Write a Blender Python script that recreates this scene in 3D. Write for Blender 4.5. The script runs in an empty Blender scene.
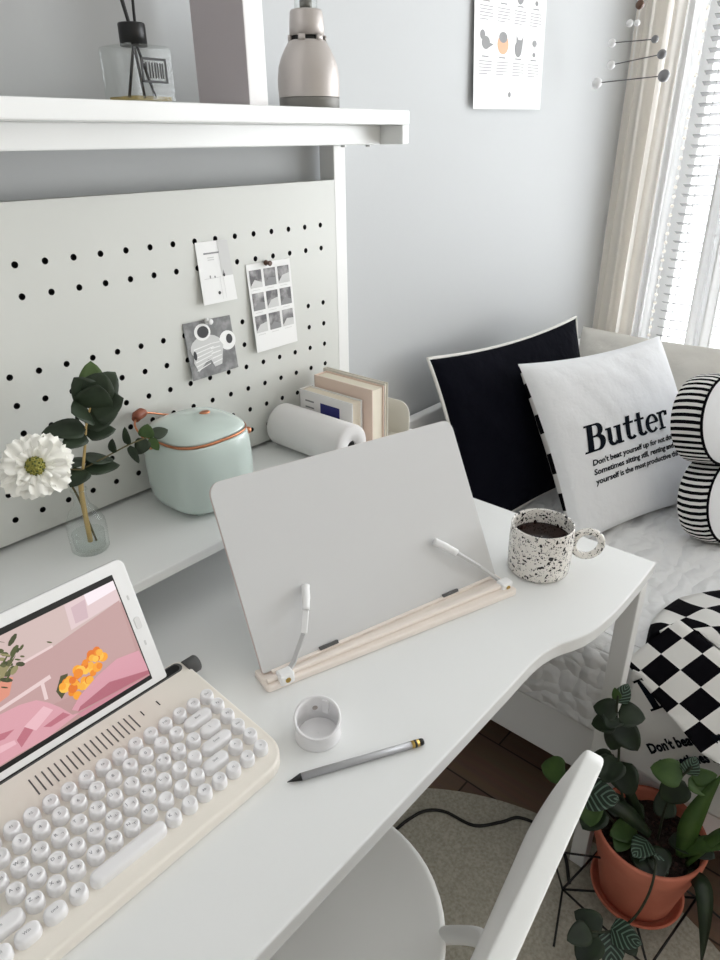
import bpy, bmesh, math, random
from mathutils import Vector, Matrix, noise
random.seed(7)
PI = math.pi
SC = bpy.context.scene
COL = SC.collection

# ------------------------------------------------------------------ materials
def lin(c):
    c /= 255.0
    return c / 12.92 if c <= .04045 else ((c + .055) / 1.055) ** 2.4
def rgb(r, g, b): return (lin(r), lin(g), lin(b), 1)

def mat(name, col, rough=.5, metal=0, bump=None, trans=0, ior=1.45, coat=0, sheen=0, emit=0, alpha=1, var=None):
    m = bpy.data.materials.new(name); m.use_nodes = True
    nt = m.node_tree; b = nt.nodes['Principled BSDF']
    b.inputs['Base Color'].default_value = col
    b.inputs['Roughness'].default_value = rough
    b.inputs['Metallic'].default_value = metal
    b.inputs['Transmission Weight'].default_value = trans
    b.inputs['IOR'].default_value = ior
    b.inputs['Coat Weight'].default_value = coat
    b.inputs['Sheen Weight'].default_value = sheen
    b.inputs['Alpha'].default_value = alpha
    if emit:
        b.inputs['Emission Color'].default_value = col
        b.inputs['Emission Strength'].default_value = emit
    tc = nt.nodes.new('ShaderNodeTexCoord')
    if bump:
        kind, sc, st, dist = bump
        if kind == 'noise':
            t = nt.nodes.new('ShaderNodeTexNoise'); t.inputs['Scale'].default_value = sc; t.inputs['Detail'].default_value = 4
            o = t.outputs['Fac']
        else:
            t = nt.nodes.new('ShaderNodeTexVoronoi'); t.inputs['Scale'].default_value = sc
            o = t.outputs['Distance']
        nt.links.new(tc.outputs['Object'], t.inputs['Vector'])
        bp = nt.nodes.new('ShaderNodeBump'); bp.inputs['Strength'].default_value = st; bp.inputs['Distance'].default_value = dist
        nt.links.new(o, bp.inputs['Height']); nt.links.new(bp.outputs['Normal'], b.inputs['Normal'])
    if var:
        c2, sc, lo, hi = var
        t = nt.nodes.new('ShaderNodeTexNoise'); t.inputs['Scale'].default_value = sc; t.inputs['Detail'].default_value = 5
        nt.links.new(tc.outputs['Object'], t.inputs['Vector'])
        r = nt.nodes.new('ShaderNodeValToRGB')
        r.color_ramp.elements[0].position = lo; r.color_ramp.elements[0].color = col
        r.color_ramp.elements[1].position = hi; r.color_ramp.elements[1].color = c2
        nt.links.new(t.outputs['Fac'], r.inputs['Fac']); nt.links.new(r.outputs['Color'], b.inputs['Base Color'])
    return m

M = {}
M['wall'] = mat('wall_paint', rgb(188, 190, 191), .9, bump=('noise', 120, .05, .002))
M['ceil'] = mat('ceiling_paint', rgb(232, 231, 228), .95)
M['desk'] = mat('white_laminate', rgb(234, 235, 234), .27)
M['desk'].node_tree.nodes['Principled BSDF'].inputs['Specular IOR Level'].default_value = .65
M['pegb'] = mat('warm_white_panel', rgb(205, 206, 201), .45)
M['steel'] = mat('white_powder_coat', rgb(226, 226, 224), .45)
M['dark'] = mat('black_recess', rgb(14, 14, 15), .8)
M['black'] = mat('black_plastic', rgb(16, 16, 17), .4)
M['cable'] = mat('black_rubber', rgb(18, 17, 16), .55)
M['chair'] = mat('white_polypropylene', rgb(228, 228, 225), .38)
M['navy'] = mat('navy_cotton', rgb(13, 14, 22), .95, bump=('noise', 55, .35, .01))
M['cotton'] = mat('white_cotton', rgb(233, 234, 236), .9, bump=('noise', 24, .22, .02))
M['cream'] = mat('cream_cotton', rgb(226, 223, 216), .9, bump=('noise', 18, .25, .02))
M['blackcloth'] = mat('black_cotton', rgb(15, 14, 18), .92, bump=('noise', 60, .2, .005))
M['whitecloth'] = mat('off_white_cotton', rgb(228, 226, 222), .92, bump=('noise', 60, .2, .005))
M['ink'] = mat('printed_ink', rgb(20, 25, 33), .85)
M['paper'] = mat('paper', rgb(238, 238, 237), .85)
M['paper_grey'] = mat('grey_print', rgb(140, 140, 141), .8)
M['paper_dk'] = mat('dark_grey_print', rgb(70, 70, 72), .8)
M['paper_lt'] = mat('light_grey_print', rgb(205, 205, 204), .8)
M['paper_tan'] = mat('tan_print', rgb(214, 170, 140), .8)
M['paper_pink'] = mat('pink_print', rgb(226, 178, 178), .8)
M['photo_dk'] = mat('dark_photo_print', rgb(95, 93, 95), .6, var=(rgb(190, 188, 188), 45, .42, .72))
M['photo_md'] = mat('grey_photo_print', rgb(112, 112, 113), .6, var=(rgb(150, 150, 150), 70, .4, .7))
M['kbody'] = mat('cream_plastic', rgb(236, 230, 220), .45)
M['key'] = mat('white_key_plastic', rgb(236, 235, 236), .35)
M['legend'] = mat('grey_key_legend', rgb(120, 120, 126), .6)
M['slotgrey'] = mat('dark_grey_rubber', rgb(84, 84, 84), .5)
M['tablet'] = mat('white_tablet_plastic', rgb(236, 236, 236), .25, coat=.3)
M['silver'] = mat('silver_metal', rgb(205, 205, 206), .3, metal=.8)
M['pencil'] = mat('silver_lacquer', rgb(176, 176, 178), .38, metal=.35)
M['graphite'] = mat('black_lacquer', rgb(20, 20, 21), .4)
M['brass'] = mat('brass', rgb(190, 160, 90), .3, metal=.9)
M['standp'] = mat('pale_grey_board', rgb(206, 206, 206), .5)
M['stande'] = mat('pinkish_board_edge', rgb(220, 205, 202), .5)
M['tray'] = mat('cream_translucent_plastic', rgb(240, 230, 221), .35)
M['clipw'] = mat('white_clip_plastic', rgb(240, 240, 240), .35)
M['clipg'] = mat('grey_clip_plastic', rgb(196, 196, 196), .3)
M['mint'] = mat('mint_gloss_plastic', rgb(196, 209, 203), .24, coat=.3)
M['copper'] = mat('copper_trim', rgb(196, 132, 98), .28, metal=.9)
M['wood'] = mat('reddish_wood_grip', rgb(128, 70, 48), .5)
M['terra'] = mat('terracotta', rgb(186, 106, 84), .75, bump=('noise', 90, .15, .004), var=(rgb(204, 126, 102), 9, .4, .8))
M['soil'] = mat('potting_soil', rgb(40, 27, 22), .95, bump=('noise', 90, 1, .02), var=(rgb(92, 60, 54), 120, .55, .75))
M['leafd'] = mat('dark_green_leaf', rgb(24, 36, 22), .4, var=(rgb(38, 54, 30), 30, .4, .75))
M['leafb'] = mat('bright_green_leaf', rgb(52, 78, 34), .42, var=(rgb(74, 100, 46), 25, .4, .75))
M['leafe'] = mat('eucalyptus_leaf', rgb(34, 46, 30), .55, var=(rgb(54, 68, 48), 30, .4, .8))
M['leafy'] = mat('young_eucalyptus_leaf', rgb(70, 92, 44), .5)
M['stem'] = mat('plant_stem', rgb(92, 84, 52), .6)
M['stemd'] = mat('dark_plant_stem', rgb(40, 46, 30), .6)
M['twig'] = mat('pale_twig', rgb(186, 160, 104), .6)
M['petal'] = mat('white_petal', rgb(244, 243, 236), .7)
M['pistil'] = mat('green_yellow_pistil', rgb(150, 146, 70), .7)
M['pistild'] = mat('dark_green_pistil', rgb(86, 94, 44), .7)
M['wire'] = mat('black_wire', rgb(14, 14, 15), .45)
M['taupe'] = mat('taupe_metal', rgb(178, 171, 166), .42, metal=.35)
M['taupedk'] = mat('dark_grey_metal', rgb(112, 110, 105), .45, metal=.3)
M['boxw'] = mat('white_card', rgb(234, 232, 232), .6)
M['boxshade'] = mat('shaded_white_card', rgb(190, 182, 184), .65)  # white card with the shade of the box's left side in its colour
M['bookw'] = mat('white_book_cover', rgb(232, 230, 228), .55)
M['bookp'] = mat('pale_pink_book_cover', rgb(222, 200, 186), .6)
M['bookblue'] = mat('indigo_print', rgb(40, 42, 110), .55)
M['pages'] = mat('book_pages', rgb(233, 225, 208), .85)
M['plate'] = mat('cream_steel', rgb(214, 210, 200), .5)
M['roll'] = mat('white_paper_roll', rgb(228, 226, 225), .8)
M['coffee'] = mat('black_coffee', rgb(30, 12, 8), .08)
M['pinw'] = mat('clear_pin', rgb(236, 236, 236), .2)
M['curtain'] = mat('linen_curtain', rgb(226, 220, 210), .95, bump=('noise', 200, .2, .004))
M['frame'] = mat('window_frame_paint', rgb(236, 236, 236), .5)
M['slat'] = mat('white_blind_slat', rgb(140, 140, 139), .6)
M['ballw'] = mat('pearl_ball', rgb(222, 222, 222), .3)
M['ballg'] = mat('grey_ball', rgb(120, 120, 122), .4)
M['balld'] = mat('brown_ball', rgb(92, 66, 52), .4)

def glass(name, tint=(1, 1, 1, 1), gl=.12):
    m = bpy.data.materials.new(name); m.use_nodes = True; nt = m.node_tree
    nt.nodes.remove(nt.nodes['Principled BSDF']); out = nt.nodes['Material Output']
    t = nt.nodes.new('ShaderNodeBsdfTransparent'); t.inputs['Color'].default_value = tint
    g = nt.nodes.new('ShaderNodeBsdfGlossy'); g.inputs['Roughness'].default_value = .04
    lw = nt.nodes.new('ShaderNodeLayerWeight'); lw.inputs['Blend'].default_value = .5
    pw = nt.nodes.new('ShaderNodeMath'); pw.operation = 'POWER'; pw.inputs[1].default_value = 3.5; nt.links.new(lw.outputs['Facing'], pw.inputs[0])
    f = nt.nodes.new('ShaderNodeMath'); f.operation = 'MULTIPLY_ADD'; f.inputs[1].default_value = .55; f.inputs[2].default_value = .035; nt.links.new(pw.outputs[0], f.inputs[0])
    mx = nt.nodes.new('ShaderNodeMixShader')
    nt.links.new(f.outputs[0], mx.inputs[0]); nt.links.new(t.outputs[0], mx.inputs[1]); nt.links.new(g.outputs[0], mx.inputs[2])
    nt.links.new(mx.outputs[0], out.inputs['Surface'])
    return m
M['glass'] = glass('clear_glass', (.965, .98, .975, 1))
M['oil'] = glass('amber_oil', (.86, .74, .42, 1))
M['pane'] = glass('window_glass', (.98, .99, 1, 1))

def sheer(name, col, op, tl=.6):
    m = bpy.data.materials.new(name); m.use_nodes = True; nt = m.node_tree
    nt.nodes.remove(nt.nodes['Principled BSDF']); out = nt.nodes['Material Output']
    t = nt.nodes.new('ShaderNodeBsdfTransparent')
    d = nt.nodes.new('ShaderNodeBsdfDiffuse'); d.inputs['Color'].default_value = col
    l = nt.nodes.new('ShaderNodeBsdfTranslucent'); l.inputs['Color'].default_value = col
    a = nt.nodes.new('ShaderNodeMixShader'); a.inputs[0].default_value = tl
    b = nt.nodes.new('ShaderNodeMixShader'); b.inputs[0].default_value = op
    nt.links.new(d.outputs[0], a.inputs[1]); nt.links.new(l.outputs[0], a.inputs[2])
    nt.links.new(t.outputs[0], b.inputs[1]); nt.links.new(a.outputs[0], b.inputs[2])
    nt.links.new(b.outputs[0], out.inputs['Surface'])
    return m
M['sheer'] = sheer('white_voile', rgb(238, 238, 238), .55)
M['curtain'] = sheer('linen_curtain', rgb(246, 242, 236), .95, .66)
M['strip'] = sheer('grey_white_voile', rgb(214, 214, 213), .88, .12)

def custom(name, fn):
    m = bpy.data.materials.new(name); m.use_nodes = True
    nt = m.node_tree; fn(nt, nt.nodes['Principled BSDF'], lambda t: nt.nodes.new(t), nt.links.new)
    return m
def _speckle(nt, b, N, L):
    tc = N('ShaderNodeTexCoord'); b.inputs['Roughness'].default_value = .22
    prev = None
    base = N('ShaderNodeRGB'); base.outputs[0].default_value = rgb(234, 230, 224); prev = base.outputs[0]
    for sc, th, off in ((150, .25, 0), (270, .27, 3.3), (85, .15, 7.7)):
        mp = N('ShaderNodeMapping'); mp.inputs['Location'].default_value = (off, off, off)
        L(tc.outputs['Object'], mp.inputs['Vector'])
        nz = N('ShaderNodeTexNoise'); nz.inputs['Scale'].default_value = sc * .9
        L(mp.outputs[0], nz.inputs['Vector'])
        mxv = N('ShaderNodeMixRGB'); mxv.inputs[0].default_value = .012
        L(mp.outputs[0], mxv.inputs[1]); L(nz.outputs['Color'], mxv.inputs[2])
        v = N('ShaderNodeTexVoronoi'); v.inputs['Scale'].default_value = sc; v.inputs['Randomness'].default_value = 1
        L(mxv.outputs[0], v.inputs['Vector'])
        # size varies per cell: compare distance with random threshold
        wn = N('ShaderNodeSeparateColor'); L(v.outputs['Color'], wn.inputs[0])
        mu = N('ShaderNodeMath'); mu.operation = 'MULTIPLY'; L(wn.outputs[0], mu.inputs[0]); mu.inputs[1].default_value = th * 1.75
        lt = N('ShaderNodeMath'); lt.operation = 'LESS_THAN'; L(v.outputs['Distance'], lt.inputs[0]); L(mu.outputs[0], lt.inputs[1])
        mx = N('ShaderNodeMixRGB'); L(lt.outputs[0], mx.inputs[0]); L(prev, mx.inputs[1]); mx.inputs[2].default_value = rgb(30, 27, 26)
        prev = mx.outputs[0]
    L(prev, b.inputs['Base Color'])
M['speckle'] = custom('speckled_glaze', _speckle)
def _floor(nt, b, N, L):
    tc = N('ShaderNodeTexCoord'); mp = N('ShaderNodeMapping'); mp.inputs['Rotation'].default_value = (0, 0, PI / 2)
    L(tc.outputs['Object'], mp.inputs['Vector'])
    br = N('ShaderNodeTexBrick'); br.inputs['Scale'].default_value = 1; br.inputs['Brick Width'].default_value = 1.1; br.inputs['Row Height'].default_value = .14
    br.inputs['Mortar Size'].default_value = .0022; br.inputs['Color1'].default_value = rgb(132, 108, 92); br.inputs['Color2'].default_value = rgb(116, 92, 78)
    br.inputs['Mortar'].default_value = rgb(62, 48, 40)
    L(mp.outputs[0], br.inputs['Vector'])
    mp2 = N('ShaderNodeMapping'); mp2.inputs['Scale'].default_value = (18, 1.2, 1); L(tc.outputs['Object'], mp2.inputs['Vector'])
    nz = N('ShaderNodeTexNoise'); nz.inputs['Scale'].default_value = 4; nz.inputs['Detail'].default_value = 6; L(mp2.outputs[0], nz.inputs['Vector'])
    mx = N('ShaderNodeMixRGB'); mx.blend_type = 'MULTIPLY'; mx.inputs[0].default_value = .35
    L(br.outputs['Color'], mx.inputs[1]); L(nz.outputs['Color'], mx.inputs[2]); L(mx.outputs[0], b.inputs['Base Color'])
    b.inputs['Roughness'].default_value = .45
M['floor'] = custom('taupe_wood_floor', _floor)
def _rug(nt, b, N, L):
    tc = N('ShaderNodeTexCoord'); nz = N('ShaderNodeTexNoise'); nz.inputs['Scale'].default_value = 160; nz.inputs['Detail'].default_value = 3
    L(tc.outputs['Object'], nz.inputs['Vector'])
    r = N('ShaderNodeValToRGB'); r.color_ramp.elements[0].position = .3; r.color_ramp.elements[0].color = rgb(158, 154, 140)
    r.color_ramp.elements[1].position = .7; r.color_ramp.elements[1].color = rgb(186, 182, 170)
    L(nz.outputs['Fac'], r.inputs[0]); L(r.outputs[0], b.inputs['Base Color']); b.inputs['Roughness'].default_value = .95
    bp = N('ShaderNodeBump'); bp.inputs['Strength'].default_value = .5; bp.inputs['Distance'].default_value = .003; L(nz.outputs['Fac'], bp.inputs['Height']); L(bp.outputs[0], b.inputs['Normal'])
M['rug'] = custom('flat_woven_rug', _rug)
def _quilt(nt, b, N, L):
    tc = N('ShaderNodeTexCoord'); b.inputs['Base Color'].default_value = rgb(228, 228, 228); b.inputs['Roughness'].default_value = .95
    nz = N('ShaderNodeTexNoise'); nz.inputs['Scale'].default_value = 14; nz.inputs['Detail'].default_value = 2; L(tc.outputs['Object'], nz.inputs['Vector'])
    mxv = N('ShaderNodeMixRGB'); mxv.inputs[0].default_value = .06; L(tc.outputs['Object'], mxv.inputs[1]); L(nz.outputs['Color'], mxv.inputs[2])
    mp = N('ShaderNodeMapping'); mp.inputs['Scale'].default_value = (11, 30, 30); L(mxv.outputs[0], mp.inputs['Vector'])
    v = N('ShaderNodeTexVoronoi'); v.inputs['Scale'].default_value = 1; v.inputs['Randomness'].default_value = .55; L(mp.outputs[0], v.inputs['Vector'])
    bp = N('ShaderNodeBump'); bp.invert = True; bp.inputs['Strength'].default_value = .55; bp.inputs['Distance'].default_value = .03
    L(v.outputs['Distance'], bp.inputs['Height'])
    n2 = N('ShaderNodeTexNoise'); n2.inputs['Scale'].default_value = 120; L(tc.outputs['Object'], n2.inputs['Vector'])
    b2 = N('ShaderNodeBump'); b2.inputs['Strength'].default_value = .2; b2.inputs['Distance'].default_value = .003
    L(n2.outputs['Fac'], b2.inputs['Height']); L(bp.outputs[0], b2.inputs['Normal']); L(b2.outputs[0], b.inputs['Normal'])
M['quilt'] = custom('white_quilt', _quilt)
def _vleaf(nt, b, N, L):
    # silver stripes run from the midrib to the margin (leaf object space is x along, y across, stored in UV)
    tc = N('ShaderNodeTexCoord'); sp = N('ShaderNodeSeparateXYZ'); L(tc.outputs['UV'], sp.inputs[0])
    ab = N('ShaderNodeMath'); ab.operation = 'ABSOLUTE'; L(sp.outputs[1], ab.inputs[0])
    m1 = N('ShaderNodeMath'); m1.operation = 'MULTIPLY'; L(ab.outputs[0], m1.inputs[0]); m1.inputs[1].default_value = -.35
    ad = N('ShaderNodeMath'); ad.operation = 'ADD'; L(sp.outputs[0], ad.inputs[0]); L(m1.outputs[0], ad.inputs[1])
    m2 = N('ShaderNodeMath'); m2.operation = 'MULTIPLY'; L(ad.outputs[0], m2.inputs[0]); m2.inputs[1].default_value = 38
    sn = N('ShaderNodeMath'); sn.operation = 'SINE'; L(m2.outputs[0], sn.inputs[0])
    r = N('ShaderNodeValToRGB'); r.color_ramp.elements[0].position = .35; r.color_ramp.elements[0].color = rgb(22, 40, 26)
    r.color_ramp.elements[1].position = .75; r.color_ramp.elements[1].color = rgb(98, 124, 108)
    L(sn.outputs[0], r.inputs[0]); L(r.outputs[0], b.inputs['Base Color']); b.inputs['Roughness'].default_value = .4
M['leafv'] = custom('silver_striped_leaf', _vleaf)

for k_ in ('navy', 'blackcloth', 'whitecloth', 'cotton', 'cream', 'ink', 'roll', 'paper', 'rug'):
    M[k_].node_tree.nodes['Principled BSDF'].inputs['Specular IOR Level'].default_value = .06
M['coffee'].node_tree.nodes['Principled BSDF'].inputs['Specular IOR Level'].default_value = .25
SCR = {}
def scr(name, col):
    if name not in SCR:
        m = bpy.data.materials.new('screen_' + name); m.use_nodes = True; b = m.node_tree.nodes['Principled BSDF']
        b.inputs['Base Color'].default_value = (.01, .01, .01, 1); b.inputs['Roughness'].default_value = .15
        b.inputs['Emission Color'].default_value = col; b.inputs['Emission Strength'].default_value = SCREEN
        SCR[name] = m
    return SCR[name]
SCREEN = .62

# ------------------------------------------------------------------ mesh builder
class MB:
    def __init__(s): s.v = []; s.f = []; s.m = []; s.sm = []; s.uv = {}
    def add(s, vs, fs, mi=0, smooth=False):
        o = len(s.v); s.v += [tuple(v) for v in vs]
        for f in fs: s.f.append(tuple(i + o for i in f)); s.m.append(mi); s.sm.append(smooth)
        return o
    def box(s, a, b, mi=0, mtx=None):
        x0, y0, z0 = a; x1, y1, z1 = b
        vs = [Vector(p) for p in ((x0,y0,z0),(x1,y0,z0),(x1,y1,z0),(x0,y1,z0),(x0,y0,z1),(x1,y0,z1),(x1,y1,z1),(x0,y1,z1))]
        if mtx: vs = [mtx @ v for v in vs]
        s.add(vs, ((0,3,2,1),(4,5,6,7),(0,1,5,4),(1,2,6,5),(2,3,7,6),(3,0,4,7)), mi)
    def prism(s, pts, z0, z1, mi=0, mtx=None, ztop=None, smooth=False, side=None):
        n = len(pts)
        vs = [Vector((x, y, z0)) for x, y in pts] + [Vector((x, y, ztop(x, y) if ztop else z1)) for x, y in pts]
        if mtx: vs = [mtx @ v for v in vs]
        o = s.add(vs, [tuple(range(n - 1, -1, -1)), tuple(range(n, 2 * n))], mi)
        for i in range(n):
            j = (i + 1) % n
            s.f.append((o + i, o + j, o + n + j, o + n + i)); s.m.append(mi if side is None else side); s.sm.append(smooth)
    def lathe(s, prof, c=(0, 0, 0), n=32, mi=0, mtx=None, sup=None, cap=True, smooth=True):
        # prof: (r, z); sup: superellipse exponent for rounded-square sections
        vs = []; fs = []
        for r, z in prof:
            for i in range(n):
                a = 2 * PI * i / n; cx, sx = math.cos(a), math.sin(a); k = 1
                if sup: k = (abs(cx) ** sup + abs(sx) ** sup) ** (-1 / sup)
                v = Vector((c[0] + r * k * cx, c[1] + r * k * sx, c[2] + z)); vs.append(mtx @ v if mtx else v)
        for j in range(len(prof) - 1):
            for i in range(n):
                k = (i + 1) % n; fs.append((j*n+i, j*n+k, (j+1)*n+k, (j+1)*n+i))
        o = s.add(vs, fs, mi, smooth)
        if cap:
            for j, rev in ((0, True), (len(prof) - 1, False)):
                if prof[j][0] > 1e-4:
                    idx = [o + j*n + i for i in range(n)]
                    if rev: idx.reverse()
                    s.f.append(tuple(idx)); s.m.append(mi); s.sm.append(False)
    def tube(s, pts, r, n=10, mi=0, cap=True, flat=None):
        pts = [Vector(p) for p in pts]; rs = r if isinstance(r, (list, tuple)) else [r] * len(pts)
        up = None; vs = []; fs = []
        for i, p in enumerate(pts):
            t = (pts[min(i+1, len(pts)-1)] - pts[max(i-1, 0)]).normalized()
            if up is None: up = Vector((0, 0, 1)) if abs(t.z) < .9 else Vector((1, 0, 0))
            a = t.cross(up).normalized(); b = a.cross(t).normalized(); up = b
            for k in range(n):
                an = 2 * PI * k / n + PI / n
                vs.append(p + (a * math.cos(an) + b * math.sin(an) * (flat or 1)) * rs[i])
        m = len(pts)
        for j in range(m - 1):
            for k in range(n):
                l = (k + 1) % n; fs.append((j*n+k, j*n+l, (j+1)*n+l, (j+1)*n+k))
        o = s.add(vs, fs, mi, n > 4)
        if cap:
            s.f.append(tuple(o + k for k in reversed(range(n)))); s.m.append(mi); s.sm.append(False)
            s.f.append(tuple(o + (m-1)*n + k for k in range(n))); s.m.append(mi); s.sm.append(False)
    def sphere(s, c, r, n=16, m=10, mi=0, sc=(1, 1, 1)):
        prof = [(max(1e-5, r * math.sin(PI * j / m)), -r * math.cos(PI * j / m)) for j in range(m + 1)]
        mt = Matrix.Translation(c) @ Matrix.Diagonal((sc[0], sc[1], sc[2], 1))
        s.lathe(prof, (0, 0, 0), n, mi, mt, cap=False)
    def grid(s, fn, nu, nv, mi=0, smooth=True, closed_u=False):
        vs = [fn(i / nu, j / nv) for j in range(nv + 1) for i in range(nu + 1)]
        w = nu + 1
        fs = []; ms = []
        o = len(s.v); s.v += [tuple(v) for v in vs]
        for j in range(nv):
            for i in range(nu):
                s.f.append((o+j*w+i, o+j*w+i+1, o+(j+1)*w+i+1, o+(j+1)*w+i))
                s.m.append(mi(i, j) if callable(mi) else mi); s.sm.append(smooth)
    def build(s, name, mats, parent=None, bevel=0, seg=2, subsurf=0, solid=0, solid_off=0, merge=False):
        me = bpy.data.meshes.new(name); me.from_pydata(s.v, [], s.f)
        mats = mats if isinstance(mats, (list, tuple)) else [mats]
        for m in mats: me.materials.append(M[m] if isinstance(m, str) else m)
        me.polygons.foreach_set('material_index', s.m); me.polygons.foreach_set('use_smooth', s.sm)
        if s.uv:
            ul = me.uv_layers.new(name='UVMap')
            for l in me.loops: ul.data[l.index].uv = s.uv.get(l.vertex_index, (0, 0))
        if merge:
            bm = bmesh.new(); bm.from_mesh(me); bmesh.ops.remove_doubles(bm, verts=bm.verts, dist=1e-5); bm.to_mesh(me); bm.free()
        me.update()
        o = bpy.data.objects.new(name, me); COL.objects.link(o)
        if parent: o.parent = parent
        if solid:
            d = o.modifiers.new('solid', 'SOLIDIFY'); d.thickness = solid; d.offset = solid_off
        if bevel:
            d = o.modifiers.new('bevel', 'BEVEL'); d.width = bevel; d.segments = seg; d.limit_method = 'ANGLE'; d.angle_limit = math.radians(40)
            d.harden_normals = False
        if subsurf:
            d = o.modifiers.new('sub', 'SUBSURF'); d.levels = subsurf; d.render_levels = subsurf
        return o

def thing(name, label, cat, loc=(0, 0, 0), rz=0, group=None):
    o = bpy.data.objects.new(name, None); COL.objects.link(o); o.empty_display_size = .05
    o.location = loc; o.rotation_euler = (0, 0, rz); o['label'] = label; o['category'] = cat
    if group: o['group'] = group
    return o
def tag(o, label, cat, group=None):
    o['label'] = label; o['category'] = cat
    if group: o['group'] = group
    return o
def struct(o): o['kind'] = 'structure'; return o
def place(o, loc, rz=0): o.location = loc; o.rotation_euler = (0, 0, rz); return o

def spline(P, n=8):
    P = [Vector(p) for p in P]; Q = [P[0] * 2 - P[1]] + P + [P[-1] * 2 - P[-2]]; out = []
    for i in range(1, len(Q) - 2):
        for k in range(n):
            t = k / n; a, b, c, d = Q[i-1], Q[i], Q[i+1], Q[i+2]
            out.append(.5 * ((2*b) + (c-a)*t + (2*a-5*b+4*c-d)*t*t + (3*b-a-3*c+d)*t**3))
    out.append(P[-1]); return out
def rrect(x0, y0, x1, y1, r, n=6):
    rs = r if isinstance(r, (list, tuple)) else [r] * 4      # BL, BR, TR, TL
    out = []
    for (cx, cy, a0), q in zip(((x0, y0, PI), (x1, y0, 1.5*PI), (x1, y1, 0), (x0, y1, .5*PI)), rs):
        sx = 1 if cx == x0 else -1; sy = 1 if cy == y0 else -1
        if q < 1e-5: out.append((cx, cy)); continue
        for k in range(n + 1):
            a = a0 + .5 * PI * k / n; out.append((cx + sx*q + q*math.cos(a), cy + sy*q + q*math.sin(a)))
    return out

_dg = None
def text_mesh(s, size, shear=0, off=0, space=1, align='LEFT'):
    cu = bpy.data.curves.new('t', 'FONT'); cu.body = s; cu.size = size; cu.shear = shear; cu.offset = off
    cu.space_character = space; cu.align_x = align; cu.resolution_u = 2
    ob = bpy.data.objects.new('t', cu); COL.objects.link(ob)
    dg = bpy.context.evaluated_depsgraph_get(); dg.update()
    me = bpy.data.meshes.new_from_object(ob.evaluated_get(dg))
    vs = [v.co.copy() for v in me.vertices]; fs = [tuple(p.vertices) for p in me.polygons]
    bpy.data.objects.remove(ob); bpy.data.curves.remove(cu); bpy.data.meshes.remove(me)
    return vs, fs
def text_on(mb, s, size, mtx, mi=0, **k):
    vs, fs = text_mesh(s, size, **k); mb.add([mtx(v) if callable(mtx) else mtx @ v for v in vs], fs, mi)

# bold slanted serif lettering built from thick strokes
def stroke(pts, ws):
    P = [Vector((x, y)) for x, y in pts]; L = []; R = []
    for i, p in enumerate(P):
        t = (P[min(i+1, len(P)-1)] - P[max(i-1, 0)]).normalized(); n = Vector((-t.y, t.x)) * ws[i] / 2
        L.append(p + n); R.append(p - n)
    return [[L[i], L[i+1], R[i+1], R[i]] for i in range(len(P) - 1)]
def arc(cx, cy, rx, ry, a0, a1, w0, w1, n=14):
    pts = []; ws = []
    for k in range(n + 1):
        a = math.radians(a0 + (a1 - a0) * k / n); pts.append((cx + rx*math.cos(a), cy + ry*math.sin(a)))
        ws.append(w0 + (w1 - w0) * abs(math.cos(a)) ** 1.3)
    return stroke(pts, ws)
def glyph(ch):
    q = []
    def bar(x0, y0, x1, y1, w): q.extend(stroke([(x0 + (x1-x0)*k/6, y0 + (y1-y0)*k/6) for k in range(7)], [w] * 7))
    if ch == 'B':
        bar(.17, 0, .17, .72, .17); bar(0, .025, .34, .025, .05); bar(0, .695, .34, .695, .05)
        bar(.17, .385, .36, .385, .05); bar(.3, .025, .38, .025, .05); bar(.3, .695, .36, .695, .05)
        q += arc(.34, .54, .15, .155, -90, 90, .05, .16); q += arc(.36, .205, .185, .18, -90, 90, .05, .17)
        return q, .64
    if ch == 'u':
        bar(.13, .50, .13, .16, .14); bar(0, .475, .13, .475, .05); q += arc(.25, .16, .12, .13, 180, 330, .07, .12)
        bar(.42, .50, .42, .0, .14); bar(.28, .475, .42, .475, .05); bar(.42, .025, .55, .025, .05)
        return q, .57
    if ch == 't':
        bar(.16, .66, .16, .14, .14); q += arc(.27, .14, .11, .11, 180, 330, .07, .13); bar(0, .47, .34, .47, .06)
        return q, .38
    if ch == 'e':
        q += arc(.24, .25, .18, .23, 0, 320, .055, .14, 22); bar(.1, .27, .44, .27, .05)
        return q, .48
    if ch == 'r':
        bar(.14, .50, .14, 0, .14); bar(0, .475, .14, .475, .05); bar(0, .025, .3, .025, .05)
        q += arc(.27, .36, .12, .12, 170, 40, .06, .1); q.append([Vector((.31, .36)), Vector((.43, .36)), Vector((.43, .49)), Vector((.31, .49))])
        return q, .46
def word(s, size, shear=.2):
    x = 0; out = []
    for ch in s:
        g, w = glyph(ch)
        for poly in g: out.append([((p.x + x + shear * p.y) * size, p.y * size) for p in poly])
        x += w
    return out, x * size

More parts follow.
